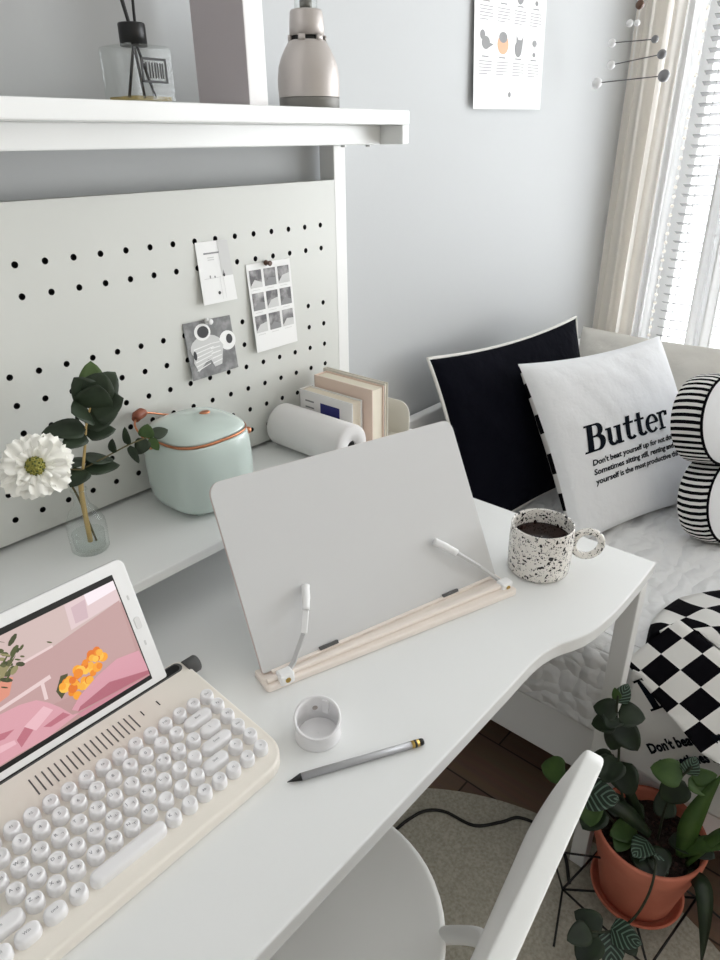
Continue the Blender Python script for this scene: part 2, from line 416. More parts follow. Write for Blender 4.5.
# ================================================================== THE ROOM
YW, XWIN, HC = .945, 2.36, 2.45
mb = MB(); mb.box((-1.6, -2.6, -.05), (XWIN + .2, YW + .1, 0)); struct(mb.build('floor', 'floor'))
mb = MB(); mb.box((-1.6, -2.6, HC), (XWIN + .2, YW + .1, HC + .05)); struct(mb.build('ceiling', 'ceil'))
mb = MB(); mb.box((-1.6, YW, 0), (XWIN + .2, YW + .1, HC)); struct(mb.build('wall_back', 'wall'))
mb = MB(); mb.box((-1.7, -2.6, 0), (-1.6, YW + .1, HC)); struct(mb.build('wall_left', 'wall'))
WY0, WY1, WZ0, WZ1 = -1.8, .80, .62, 2.25
mb = MB()
for a, b in (((XWIN, -2.6, 0), (XWIN + .15, YW, WZ0)), ((XWIN, -2.6, WZ1), (XWIN + .15, YW, HC)),
             ((XWIN, WY1, WZ0), (XWIN + .15, YW, WZ1)), ((XWIN, -2.6, WZ0), (XWIN + .15, WY0, WZ1))): mb.box(a, b)
struct(mb.build('wall_right', 'wall'))
wn = MB()
for a, b in (((XWIN + .06, WY0, WZ0), (XWIN + .11, WY1, WZ0 + .05)), ((XWIN + .06, WY0, WZ1 - .05), (XWIN + .11, WY1, WZ1)),
             ((XWIN + .06, WY0, WZ0 + .05), (XWIN + .11, WY0 + .05, WZ1 - .05)), ((XWIN + .06, WY1 - .05, WZ0 + .05), (XWIN + .11, WY1, WZ1 - .05)),
             ((XWIN + .06, -.53, WZ0 + .05), (XWIN + .11, -.47, WZ1 - .05))): wn.box(a, b)
wf = struct(wn.build('window_1', 'frame', bevel=.004))
mb = MB(); mb.box((XWIN + .083, WY0 + .05, WZ0 + .05), (XWIN + .087, WY1 - .05, WZ1 - .05)); mb.build('window_pane', 'pane', wf)
mb = MB(); mb.box((1.06, YW - .012, 0), (XWIN, YW, .07)); struct(mb.build('baseboard_back', 'frame', bevel=.003))

# blind and curtains
bl = thing('venetian_blind', 'white slatted blind hanging in the bright window', 'window blind', (XWIN + .03, -.2, WZ0 + .02))
mb = MB(); z = .06
while z < WZ1 - WZ0 - .06:
    mt = Matrix.Translation((0, 0, z)) @ Matrix.Rotation(math.radians(20), 4, 'Y')
    mb.box((-.0125, WY0 + .24, -.0005), (.0125, WY1 + .16, .0005), 0, mt); z += .0275
mb.build('slats', 'slat', bl)
mb = MB(); mb.box((-.014, WY0 + .24, WZ1 - WZ0 - .055), (.014, WY1 + .16, WZ1 - WZ0 - .025)); mb.build('head_rail', 'frame', bl, bevel=.002)
mb = MB()
for y in (-1.4, -.75, -.1, .5, .92): mb.tube([(-.013, y, .05), (-.013, y, WZ1 - WZ0 - .05)], .0009, 6)
mb.build('ladder_cord', 'slat', bl)

def curtain(name, label, x, y0, y1, z0, z1, folds, amp, m, seed, lean=0, cat='curtain'):
    t = thing(name, label, cat, (x, (y0 + y1) / 2, z0))
    yc = (y0 + y1) / 2
    def fn(u, v):
        ph = u * folds * 2 * PI
        k = .8 + .2 * (1 - v)
        return Vector((amp * k * math.sin(ph + .4 * math.sin(v * 3 + seed)) + amp * .4 * math.sin(2.3 * ph + seed), y0 + (y1 - y0) * u - yc + lean * (v - .0) + .006 * math.sin(ph * 1.7 + v * 4), v * (z1 - z0)))
    mb = MB(); mb.grid(fn, folds * 16, 24); mb.build('cloth', m, t)
    return t
c = curtain('linen_curtain', 'cream linen curtain hanging in the corner beside the grey wall', 2.27, .800, .935, .50, 2.32, 3, .018, 'curtain', .3)
c = curtain('voile_curtain', 'sheer white curtain with dotted edge beside the cream curtain', 2.27, .745, .80, .50, 2.32, 2, .014, 'sheer', 1.1)
mb = MB()
for i in range(64): mb.sphere((-.012, -.03, .10 + i * .026), .0055, 8, 6)
mb.build('dotted_trim', 'curtain', c)
c = curtain('voile_curtain', 'narrow sheer white curtain strip at the right edge of the window view', 2.24, .545, .615, .50, 2.32, 2, .016, 'strip', 2.2, .035)
mb = MB(); mb.tube([(2.265, -1.9, 2.335), (2.265, .94, 2.335)], .011, 12)
tag(mb.build('curtain_rod', 'frame'), 'white curtain rod above the window', 'curtain rod')

# ================================================================== DESK
dk = thing('desk', 'white writing desk with wavy front edge and square metal legs', 'desk', (.3, .6, 0))
O = Vector((.3, .6, 0))
wave = spline([(.60, .284), (.64, .2845), (.668, .283), (.69, .279), (.707, .2735), (.727, .264), (.747, .2565), (.768, .252), (.793, .249), (.821, .247), (.86, .2465), (.92, .247)], 4)
out = [(-.40, .284)] + [(p.x, p.y) for p in wave] + rrect(.9, .249, .983, .5, [0, .004, 0, 0])[1:-2][:8] + [(.983, .935), (-.40, .935)]
out = [q for q in out]
mb = MB(); mb.prism([(x - O.x, y - O.y) for x, y in out], .708, .73); mb.build('desktop', 'desk', dk, bevel=.0022)
for (x0, x1, y0, y1) in ((.948, .978, .254, .284), (-.39, -.36, .30, .33), (.948, .978, .89, .92), (-.39, -.36, .89, .92)):
    mb = MB(); mb.box((x0 - O.x, y0 - O.y, .0092 if x0 > .9 and y0 < .5 else 0), (x1 - O.x, y1 - O.y, .708)); mb.build('leg', 'steel', dk, bevel=.002)
mb = MB(); mb.box((.95 - O.x, .284 - O.y, .672), (.976 - O.x, .89 - O.y, .706)); mb.build('side_rail', 'steel', dk, bevel=.002)

# hutch: ledge, pegboard, posts, top shelf
ht = thing('desk_hutch', 'white pegboard hutch with ledge and top shelf standing on the desk', 'desk hutch', (.3, .8, .73)); O = Vector((.3, .8, .73))
def hb(name, a, b, m='desk', bev=.0018):
    mb = MB(); mb.box(Vector(a) - O, Vector(b) - O); return mb.build(name, m, ht, bevel=bev)
hb('ledge', (-.35, .69, .815), (.983, .9345, .83))
hb('ledge_support', (.9518, .897, .7302), (.982, .932, .815), 'steel'); hb('ledge_support', (-.35, .897, .7302), (-.32, .932, .815), 'steel')
hb('post', (.9518, .897, .83), (.982, .932, 1.325), 'steel'); hb('post', (-.35, .897, .83), (-.32, .932, 1.325), 'steel')
hb('top_shelf', (-.35, .756, 1.353), (.983, .935, 1.3735))
hb('apron', (-.33, .802, 1.325), (.965, .817, 1.353)); hb('end_panel', (.965, .7565, 1.325), (.9828, .935, 1.353)); hb('end_panel', (-.35, .7565, 1.325), (-.33, .935, 1.353))
for x in (.885, .945):
    mb = MB(); mb.lathe([(.004, -.003), (.0045, -.001), (.0045, 0)], Vector((x, .812, 1.325)) - O, 12); mb.build('bolt', 'silver', ht)
# perforated panel; blind holes coloured black inside to stand in for their shade
mb = MB(); PX0, PX1, PZ0, PZ1, PY = -.315, .9505, .8375, 1.2705, .895
rows = [1.1985, 1.1597] + [1.0635 - .0387 * k for k in range(6)]; hp, hz, R = .03855, .0183, .0043
cols = [.911 - hp * i for i in range(32)]
def q(x0, z0, x1, z1):
    mb.add([Vector((x, PY, z)) - O for x, z in ((x0, z0), (x1, z0), (x1, z1), (x0, z1))], [(0, 1, 2, 3)], 0)
zb = PZ0
for rz in sorted(rows):
    if rz - hz > zb + 1e-6: q(PX0, zb, PX1, rz - hz)
    xl, xr = cols[-1] - hp/2, cols[0] + hp/2
    q(PX0, rz - hz, xl, rz + hz); q(xr, rz - hz, PX1, rz + hz)
    for cx in cols:
        N = 16; sq = []; ci = []; cb = []
        for k in range(N):
            a = 2 * PI * k / N; c_, s_ = math.cos(a), math.sin(a); m_ = max(abs(c_), abs(s_))
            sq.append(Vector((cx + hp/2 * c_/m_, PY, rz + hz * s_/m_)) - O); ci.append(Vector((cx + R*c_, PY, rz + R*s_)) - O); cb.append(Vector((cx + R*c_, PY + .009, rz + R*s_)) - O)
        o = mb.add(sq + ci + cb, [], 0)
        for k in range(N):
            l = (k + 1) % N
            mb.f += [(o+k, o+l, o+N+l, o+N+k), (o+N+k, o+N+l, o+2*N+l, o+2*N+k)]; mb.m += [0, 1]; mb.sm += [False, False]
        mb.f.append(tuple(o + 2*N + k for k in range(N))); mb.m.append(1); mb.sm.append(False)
    zb = rz + hz
q(PX0, zb, PX1, PZ1)
mb.box(Vector((PX0, PY + .0095, PZ0)) - O, Vector((PX1, PY + .013, PZ1)) - O)
for a, b in (((PX0, PY, PZ1 - .0005), (PX1, PY + .0095, PZ1)), ((PX1 - .0005, PY, PZ0), (PX1, PY + .0095, PZ1)), ((PX0, PY, PZ0), (PX0 + .0005, PY + .0095, PZ1)), ((PX0, PY, PZ0), (PX1, PY + .0095, PZ0 + .0005))):
    mb.box(Vector(a) - O, Vector(b) - O)
mb.build('pegboard', ['pegb', 'dark'], ht)

# ------------------------------------------------------------------ cards pinned on the pegboard
def bil(c):
    TL, TR, BR, BL = [Vector(x) for x in c]
    a_ = (TR.y - TL.y) / (TR.x - TL.x); b_ = ((BL.y + BR.y) / 2 - TL.y - a_ * ((BL.x + BR.x) / 2 - TL.x)) / (BL.z - TL.z)
    for q_ in (TR, BR, BL): q_.y = TL.y + a_ * (q_.x - TL.x) + b_ * (q_.z - TL.z)
    return lambda s, t, e=0: (TL*(1-s)*(t) + TR*s*t + BR*s*(1-t) + BL*(1-s)*(1-t)) + Vector((0, -e, 0))
def card(name, label, cat, corners, mats, drawfn, group=None):
    base = (Vector(corners[2]) + Vector(corners[3])) / 2
    t = thing(name, label, cat, base, 0, group); P0 = bil(corners); P = lambda s, t_, e=0: P0(s, t_, e) - base
    mb = MB(); vs = [P(0,0), P(1,0), P(1,1), P(0,1), P(0,0,.0005), P(1,0,.0005), P(1,1,.0005), P(0,1,.0005)]
    mb.add(vs, ((0,1,2,3),(4,5,6,7),(0,1,5,4),(1,2,6,5),(2,3,7,6),(3,0,4,7)), 0); mb.build('sheet', mats[0], t)
    pr = MB()
    def rect(s0, t0, s1, t1, mi, e=.0008): pr.add([P(s0,t0,e), P(s1,t0,e), P(s1,t1,e), P(s0,t1,e)], [(0,1,2,3)], mi)
    def ell(s, t_, a, b, mi, e=.0009, n=20): pr.add([P(s + a*math.cos(2*PI*k/n), t_ + b*math.sin(2*PI*k/n), e) for k in range(n)], [tuple(range(n))], mi)
    def poly(pts, mi, e=.0009): pr.add([P(s, t_, e) for s, t_ in pts], [tuple(range(len(pts)))], mi)
    drawfn(rect, ell, poly); pr.build('print', mats[1], t)
    return t
def pin(at, label, m='pinw'):
    t = thing('push_pin', label, 'push pin', at)
    mb = MB(); mt = Matrix.Rotation(PI/2, 4, 'X')
    mb.lathe([(.0045, .0005), (.0048, .002), (.0028, .004), (.0024, .008), (.0042, .010), (.0044, .012), (.003, .0128)], (0, 0, 0), 14, 0, mt); mb.build('head', m, t)
    mb = MB(); mb.lathe([(.0005, -.004), (.0005, .0006)], (0, 0, 0), 6, 0, mt); mb.build('needle', 'silver', t)
PAL = ['paper_lt', 'paper_grey', 'paper_dk', 'paper', 'photo_dk', 'photo_md', 'paper_tan', 'paper_pink']
def d1(rect, ell, poly):
    rect(.66, .42, 1, 1, 0); rect(.2, .80, .68, .825, 1); rect(.3, .735, .5, .75, 0); rect(.3, .70, .5, .715, 0)
    rect(.12, .41, .62, .418, 0); ell(.72, .44, .035, .03, 2); poly([(.69, .45), (.75, .45), (.72, .53)], 1); rect(.58, .05, .588, .40, 0); rect(.68, .06, .688, .40, 0)
    ell(.5, .16, .04, .028, 2); ell(.3, .44, .02, .025, 1); ell(.44, .43, .02, .02, 1)
card('postcard', 'small pale postcard with faint print on the pegboard, left of the photo strip', 'postcard',
     [(.640, .8942, 1.1965), (.7005, .8942, 1.196), (.7055, .890, 1.1045), (.6395, .884, 1.1045)], ('paper', PAL), d1)
def d2(rect, ell, poly):
    rect(.0, .0, 1, 1, 5, .0007)
    ell(.40, .52, .34, .22, 0); ell(.36, .80, .17, .15, 3, .0010); ell(.37, .80, .12, .105, 2, .0012)
    ell(.86, .56, .18, .18, 3, .0010); ell(.9, .58, .07, .09, 2, .0012); poly([(.15, .62), (.62, .68), (.75, .5), (.66, .16), (.5, .14), (.42, .34), (.15, .12), (.08, .3)], 0, .0011)
    for k in range(6): poly([(.12, .14 + .075*k), (.42 + .03*k, .22 + .07*k), (.42 + .03*k, .235 + .07*k), (.12, .16 + .075*k)], 3, .0013)
    for k in range(5): poly([(.47, .2 + .09*k), (.68, .24 + .08*k), (.68, .255 + .08*k), (.47, .222 + .09*k)], 3, .0013)
    ell(.13, .42, .035, .08, 2, .0014)
card('postcard', 'grey postcard of a figure in a padded space suit, pinned below the pale postcard', 'postcard',
     [(.6005, .8942, 1.082), (.692, .8942, 1.0795), (.694, .889, .9935), (.602, .884, .992)], ('paper_grey', PAL), d2)
pin((.645, .8932, 1.079), 'clear push pin holding the grey postcard')
def d3(rect, ell, poly):
    for r_ in range(3):
        for c_ in range(3):
            x, z = .045 + .32*c_, .735 - .255*r_; rect(x, z, x + .265, z + .195, 4)
            poly([(x, z), (x + .265, z), (x + .265, z + .05 + .03*((r_+c_) % 3)), (x + .1, z + .09), (x, z + .02)], 1 if (r_ + c_) % 2 else 0, .001)
            rect(x + .03, z - .03, x + .2, z - .024, 0)
card('photo_strip', 'white sheet of nine small grey photographs hanging on the pegboard', 'photo print',
     [(.734, .8942, 1.153), (.8315, .8942, 1.152), (.8325, .890, 1.009), (.7375, .882, 1.008)], ('paper', PAL), d3)
pin((.776, .8932, 1.1515), 'brown push pin holding the sheet of nine photographs', 'balld')

# wall calendar
def d4(rect, ell, poly):
    for r_ in range(3):
        for c_ in range(4):
            x = .15 + .232*c_; z = .125 + .212*r_
            ic = (r_ * 4 + c_)
            cm = {0: 1, 1: 6, 2: 1, 3: 1, 4: 1, 5: 7, 6: 1, 7: 1}.get(ic, 1)
            zi = z + .142
            if ic % 4 == 0: ell(x, zi, .055, .026, cm); ell(x - .045, zi + .03, .034, .019, cm, .0010); poly([(x + .02, zi + .004), (x + .105, zi - .004), (x + .03, zi - .02)], cm, .0011)
            elif ic % 4 == 1: ell(x, zi, .078, .04, cm); ell(x, zi + .028, .058, .022, 1 if ic != 5 else 7, .0010)
            elif ic % 4 == 2: ell(x - .01, zi - .012, .052, .034, cm); poly([(x - .045, zi + .046), (x - .035, zi - .01), (x + .045, zi - .01), (x + .06, zi + .046), (x + .03, zi + .026), (x - .015, zi + .026)], cm, .001)
            else: ell(x, zi + .018, .035, .014, cm); rect(x - .004, zi - .03, x + .004, zi + .01, cm); ell(x, zi - .03, .024, .01, cm, .001)
            rect(x - .05, z + .086, x + .04, z + .091, 1)
            for k in range(5): rect(x - .085, z + .068 - .0125*k, x + .085 - (.06 if k == 4 else 0), z + .0712 - .0125*k, 1)
    ell(.5, .062, .022, .012, 1); rect(.38, .098, .64, .102, 0)
card('wall_calendar', 'white calendar sheet with small animal drawings hanging on the grey wall', 'calendar',
     [(1.4155, .9435, 1.86), (1.7285, .9435, 1.872), (1.743, .937, 1.396), (1.441, .931, 1.391)], ('paper', PAL), d4)

# ------------------------------------------------------------------ on the top shelf
ZS = 1.3737
t = thing('reed_diffuser', 'square clear glass reed diffuser with black collar and black reeds on the shelf', 'reed diffuser', (.548, .842, ZS), math.radians(2))
mb = MB(); mb.prism(rrect(-.032, -.032, .032, .032, .006, 4), 0, .062); mb.build('bottle', 'glass', t, bevel=.004)
mb = MB(); mb.prism(rrect(-.028, -.028, .028, .028, .005, 4), .004, .0085); mb.build('fragrance_oil', 'oil', t)
mb = MB(); mb.lathe([(.016, .062), (.016, .084), (.0152, .0855), (.009, .0855), (.009, .07)], (0, 0, 0), 24); mb.build('collar', 'black', t)
for dx, dy, tx, ty, bx in ((-.003, 0, -.035, .0, .022), (0, .003, -.02, .015, .008), (.004, -.002, .012, .0, -.018)):
    mb = MB(); mb.tube([(bx, dy, .008), (dx, dy, .084), (tx, ty, .21)], .0018, 8); mb.build('reed', 'black', t)
mb = MB()
for a, b in (((-.017, .022), (.019, .0245)), ((-.017, .0455), (.019, .048)), ((-.017, .022), (-.0148, .048)), ((.0168, .022), (.019, .048))): mb.box((a[0], -.0334, a[1]), (b[0], -.0324, b[1]))
for x in (-.0105, -.006, -.002, .002, .0055, .0095, .0125): mb.box((x, -.0334, .027), (x + .0013, -.0324, .043))
mb.build('label_frame', 'black', t)
t = thing('storage_box', 'tall slim white box standing on the shelf beside the grey speaker', 'box', (.6885, .828, ZS))
mb = MB(); mb.box((-.0165, -.046, 0), (.0165, .062, .26)); mb.f = mb.f; mb.m = [0, 0, 0, 0, 0, 1]; mb.build('carton', ['boxw', 'boxshade'], t, bevel=.0015)  # left face takes the darker card, its shade painted on
mb = MB(); mb.box((-.0168, -.0464, .21), (.0168, .0624, .262)); mb.build('lid', ['boxw'], t, bevel=.0015)
t = thing('bottle_speaker', 'bottle shaped taupe metal speaker with glass tube top on the shelf', 'speaker', (.836, .835, ZS))
mb = MB(); mb.lathe([(.0455, 0), (.0455, .016)], (0, 0, 0), 48); mb.build('base_ring', 'taupedk', t, bevel=.001)
mb = MB(); mb.lathe([(.0455, .0162), (.0462, .03), (.0458, .042), (.0440, .056), (.0395, .068), (.0335, .079), (.0285, .0865), (.0262, .089)], (0, 0, 0), 48, cap=False); mb.build('body', 'taupe', t)
mb = MB(); mb.lathe([(.023, .086), (.023, .097)], (0, 0, 0), 32, 0); mb.build('vent_core', 'black', t)
mb = MB()
for k in range(6):
    a0 = k * PI / 3 + .3
    def fn(u, v, a0=a0): a = a0 + u * .38; return Vector((.0262 * math.cos(a), .0262 * math.sin(a), .088 + v * .0075))
    mb.grid(fn, 4, 1)
mb.build('vent_pillar', 'taupe', t, solid=.004)
mb = MB(); mb.lathe([(.0258, .0945), (.0248, .11), (.0236, .124), (.022, .1265), (.015, .127)], (0, 0, 0), 40); mb.build('neck', 'taupe', t)
mb = MB(); mb.lathe([(.009, .127), (.009, .138), (.007, .139)], (0, 0, 0), 24); mb.build('tube_socket', 'taupedk', t)
mb = MB(); mb.lathe([(.0165, .1272), (.0165, .25), (.015, .256), (.008, .258)], (0, 0, 0), 32); mb.build('glass_tube', 'glass', t)

# ------------------------------------------------------------------ on the ledge
ZL = .8302
def leaf(mb, P, d, nrm, L, W, mi=0, cup=.15, bend=.0, rnd=1.0, nu=8, nv=4):
    P = Vector(P); d = Vector(d).normalized(); nrm = Vector(nrm); nrm = (nrm - d * nrm.dot(d)).normalized(); s = d.cross(nrm)
    o = len(mb.v)
    for i in range(nu + 1):
        u = i / nu
        w = W * .5 * (math.sin(PI * min(1, u ** (.75 * rnd))) ** .62 if 0 < u < 1 else .02)
        for j in range(nv + 1):
            v = 2 * j / nv - 1
            p = P + d * (u * L) + s * (v * w) + nrm * (cup * W * (v * v) * .5 * math.sin(PI * u) - bend * L * u * u)
            mb.uv[len(mb.v)] = (u, v); mb.v.append(tuple(p))
    for i in range(nu):
        for j in range(nv):
            a = o + i * (nv + 1) + j; mb.f.append((a, a + 1, a + nv + 2, a + nv + 1)); mb.m.append(mi); mb.sm.append(True)

VB = Vector((.3525, .812, ZL))
t = thing('bud_vase', 'small ribbed clear glass bud vase on the ledge at left', 'vase', VB)
mb = MB(); prof = [(.0225, 0), (.0250, .003), (.0255, .03), (.0245, .045), (.019, .058), (.0110, .068), (.0085, .078), (.0088, .088), (.0102, .0915)]
n = 56; vs = []; fs = []
for r, z in prof:
    for i in range(n):
        a = 2 * PI * i / n; k = 1 + (.025 * math.cos(14 * a) if .004 < z < .06 else 0); vs.append((r * k * math.cos(a), r * k * math.sin(a), z))
for j in range(len(prof) - 1):
    for i in range(n): fs.append((j*n+i, j*n+(i+1) % n, (j+1)*n+(i+1) % n, (j+1)*n+i))
fs.append(tuple(reversed(range(n)))); mb.add(vs, fs, 0, True); mb.build('body', 'glass', t)
mb = MB(); mb.lathe([(.0205, .0045), (.0215, .026), (.0215, .0262)], (0, 0, 0), 32); mb.build('water', 'glass', t)
mb = MB(); mb.tube(spline([(math.cos(a) * .0102, math.sin(a) * .0102, .0915) for a in [k * PI / 6 for k in range(13)]], 2), .0011, 6); mb.build('rim', 'glass', t)

# flower
FC = Vector((.2945, .782, .986)); FN = Vector((-.30, -.80, .42)).normalized()
t = thing('flower', 'white scabiosa flower with green centre leaning left out of the bud vase', 'flower', VB + Vector((0, 0, .01)))
FO = VB + Vector((0, 0, .01))
mb = MB(); mb.tube(spline([VB + Vector((.008, -.003, .01)) - FO, VB + Vector((-.0045, .001, .09)) - FO, VB + Vector((-.028, -.012, .135)) - FO, FC - FN * .012 - FO], 8), .0014, 8); mb.build('stem', 'stem', t)
e1 = FN.cross(Vector((0, 0, 1))).normalized(); e2 = e1.cross(FN)
for ring, (cnt, L, W, up, r0, off) in enumerate(((11, .034, .026, .05, .010, 0), (10, .028, .024, .35, .008, .3), (9, .017, .016, .8, .007, .1))):
    for k in range(cnt):
        a = 2 * PI * k / cnt + off + random.uniform(-.12, .12); rd = e1 * math.cos(a) + e2 * math.sin(a)
        d = (rd + FN * (up + random.uniform(-.12, .12))).normalized(); side = d.cross(FN).normalized(); nr = side.cross(d)
        L_ = L * random.uniform(.85, 1.12); mb = MB(); ph = random.uniform(0, 6)
        def fn(u, v, d=d, side=side, nr=nr, L_=L_, W=W, ph=ph, rd=rd, r0=r0):
            s_ = 2 * v - 1; w = W * .5 * (.28 + .72 * math.sin(min(1, u * 1.05) * PI * .62) ** .8)
            e = L_ * (u - (.10 * (1 + math.sin(s_ * 9 + ph)) * .5 + .12 * s_ * s_) * u ** 3)
            return FC + rd * r0 + d * e + side * (s_ * w) + nr * (.0035 * math.sin(s_ * 5 + ph) * u + .004 * s_ * s_ * u - .006 * u * u) - FO
        mb.grid(fn, 8, 8); mb.build('petal', 'petal', t)
mb = MB(); mb.sphere(FC + FN * .002 - FO, .0105, 20, 12, 0)
for k in range(64):
    z = 1 - k / 64; r = math.sqrt(1 - z * z); a = k * 2.39996
    p = FC + FN * .002 + (FN * z + (e1 * math.cos(a) + e2 * math.sin(a)) * r) * .0108 - FO
    mb.sphere(p, .0014, 6, 4, 1 if k % 3 == 0 else 0)
mb.build('pistil', ['pistil', 'pistild'], t)

# eucalyptus
t = thing('eucalyptus_sprig', 'dark green eucalyptus sprig standing upright in the bud vase', 'plant sprig', FO)
pts = spline([VB + Vector((.0, -.002, .012)), VB + Vector((.0028, -.0015, .09)), (.363, .806, .955), (.372, .806, .985), (.379, .806, 1.01), (.394, .806, 1.04)], 8)
mb = MB(); mb.tube([p - FO for p in pts], [.0034 if i < 14 else .0024 - .00003 * i for i in range(len(pts))], 8); mb.build('stem', 'twig', t)
br = spline([(.364, .804, .952), (.395, .800, .959), (.43, .797, .966), (.462, .795, .968)], 6)
mb = MB(); mb.tube([p - FO for p in br], .0011, 6); mb.build('side_branch', 'stem', t)
br2 = spline([(.360, .805, .95), (.32, .815, .962), (.268, .82, .972), (.245, .82, .968)], 6)
mb = MB(); mb.tube([p - FO for p in br2], .0011, 6); mb.build('side_branch', 'stem', t)
V_ = Vector
cam = V_((-.37, -.75, .55))
for P, d, nr, L, W, m in (
    # low pair, middle whorl, upper leaf, crown
    ((.363, .805, .950), (-.85, -.45, -.25), (-.2, -.5, .9), .030, .024, 'leafe'), ((.363, .805, .950), (.95, -.25, -.10), (-.2, -.35, .9), .040, .026, 'leafe'),
    ((.366, .806, .962), (.9, .1, -.28), (.2, -.3, .9), .040, .024, 'leafe'), ((.364, .806, .955), (-.3, .9, .1), (0, -.2, 1), .028, .022, 'leafe'),
    ((.377, .806, 1.003), (-.92, .32, .12), (.1, -.5, .8), .046, .030, 'leafe'), ((.377, .806, 1.003), (.92, -.05, .32), (-.25, -.5, .8), .044, .028, 'leafe'),
    ((.374, .806, .995), (-.95, -.3, -.05), (0, -.6, .8), .034, .022, 'leafe'), ((.374, .806, .995), (.95, -.28, .0), (0, -.55, .8), .034, .024, 'leafe'),
    ((.386, .806, 1.022), (.78, -.55, .35), (-.5, -.62, .6), .040, .038, 'leafe'), ((.386, .806, 1.022), (-.7, -.35, .30), (-.2, -.75, .65), .030, .034, 'leafe'),
    ((.388, .806, 1.026), (.1, -.5, .75), (-.3, -.85, .2), .036, .040, 'leafe'),
    ((.394, .806, 1.036), (-.5, -.1, .85), (-.4, -.85, .2), .036, .032, 'leafe'), ((.394, .806, 1.036), (.7, -.1, .62), (-.3, -.85, .3), .040, .034, 'leafe'),
    ((.394, .806, 1.040), (.25, .2, 1), (-.3, -.9, .1), .040, .030, 'leafy'), ((.396, .806, 1.03), (.9, .1, .15), (-.2, -.8, .5), .032, .034, 'leafe'),
    ((.392, .800, 1.042), (.35, -.2, .75), (-.3, -.9, .3), .030, .036, 'leafe'),
    ((.403, .799, .961), (.05, -.1, .95), (-.9, -.3, .1), .018, .012, 'leafe'), ((.426, .798, .965), (-.1, -.1, 1), (-.8, -.5, .1), .024, .010, 'leafe'),
    ((.428, .797, .964), (.2, -.1, -1), (-.8, -.4, .2), .026, .012, 'leafe'), ((.452, .796, .967), (-.55, .1, -.8), (-.4, -.8, .3), .022, .018, 'leafe'),
    ((.452, .796, .967), (.25, -.1, .9), (-.5, -.8, .2), .018, .018, 'leafb'), ((.458, .795, .966), (.35, -.2, -.9), (-.5, -.8, .2), .020, .012, 'leafb'),
    ((.462, .795, .968), (1, -.1, .1), (-.3, -.6, .7), .022, .016, 'leafe'),
    ((.270, .82, .972), (-1, 0, .15), (-.2, -.5, .8), .034, .009, 'leafe'), ((.262, .82, .97), (-1, -.1, -.25), (-.2, -.5, .8), .034, .010, 'leafe')):
    mb = MB(); leaf(mb, V_(P) - FO, d, nr, L * 1.15, W * 1.2, 0, .12, .06, .85); mb.build('leaf', m, t, solid=.0005)

# mint container
MC = Vector((.545, .812, ZL))
t = thing('mini_rice_cooker', 'mint green rounded mini cooker with copper trim on the ledge', 'rice cooker', MC)
mb = MB()
for sx in (-1, 1):
    for sy in (-1, 1): mb.lathe([(.006, 0), (.0075, .006)], (sx * .036, sy * .036, 0), 12)
mb.build('feet', 'mint', t)
mb = MB(); mb.lathe([(.046, .0045), (.057, .006), (.0645, .012), (.069, .024), (.0712, .045), (.0716, .068), (.0705, .094), (.0682, .112), (.0664, .116)], (0, 0, 0), 72, sup=3.0); mb.build('body', 'mint', t)
mb = MB(); mb.lathe([(.0664, .1158), (.0671, .1178), (.0664, .1198)], (0, 0, 0), 72, 0, None, 3.0, False); mb.build('trim_ring', 'copper', t, solid=.001)
mb = MB(); mb.lathe([(.0656, .1198), (.0644, .123), (.058, .1285), (.045, .133), (.028, .1358), (.012, .1367), (.001, .1369)], (0, 0, 0), 72, sup=3.0); lid_ = mb.build('lid', 'mint', t)
mb = MB(); mb.lathe([(.0085, .1360), (.0088, .1377), (.007, .1387), (.001, .1390)], (.022, .004, -.0005), 20, 0, Matrix.Diagonal((1, .75, 1, 1))); mb.build('lid_button', 'copper', lid_)
mb = MB(); mb.tube(spline([(-.069, .018, .112), (-.073, .030, .122), (-.069, .050, .133), (-.050, .066, .139), (-.03, .073, .134), (.0, .075, .122), (.03, .074, .114)], 6), .0016, 8); mb.build('bail_handle', 'copper', t)
mb = MB(); mb.tube([(-.062, .058, .1365), (-.056, .063, .139), (-.045, .068, .1395), (-.039, .070, .138)], [.0055, .0078, .0078, .0055], 14); mb.build('grip', 'wood', t)
for p in ((-.0685, .016, .108), (.062, -.046, .108)):
    mb = MB(); mb.sphere(p, .0055, 12, 8); mb.build('hinge_cap', 'copper', t)

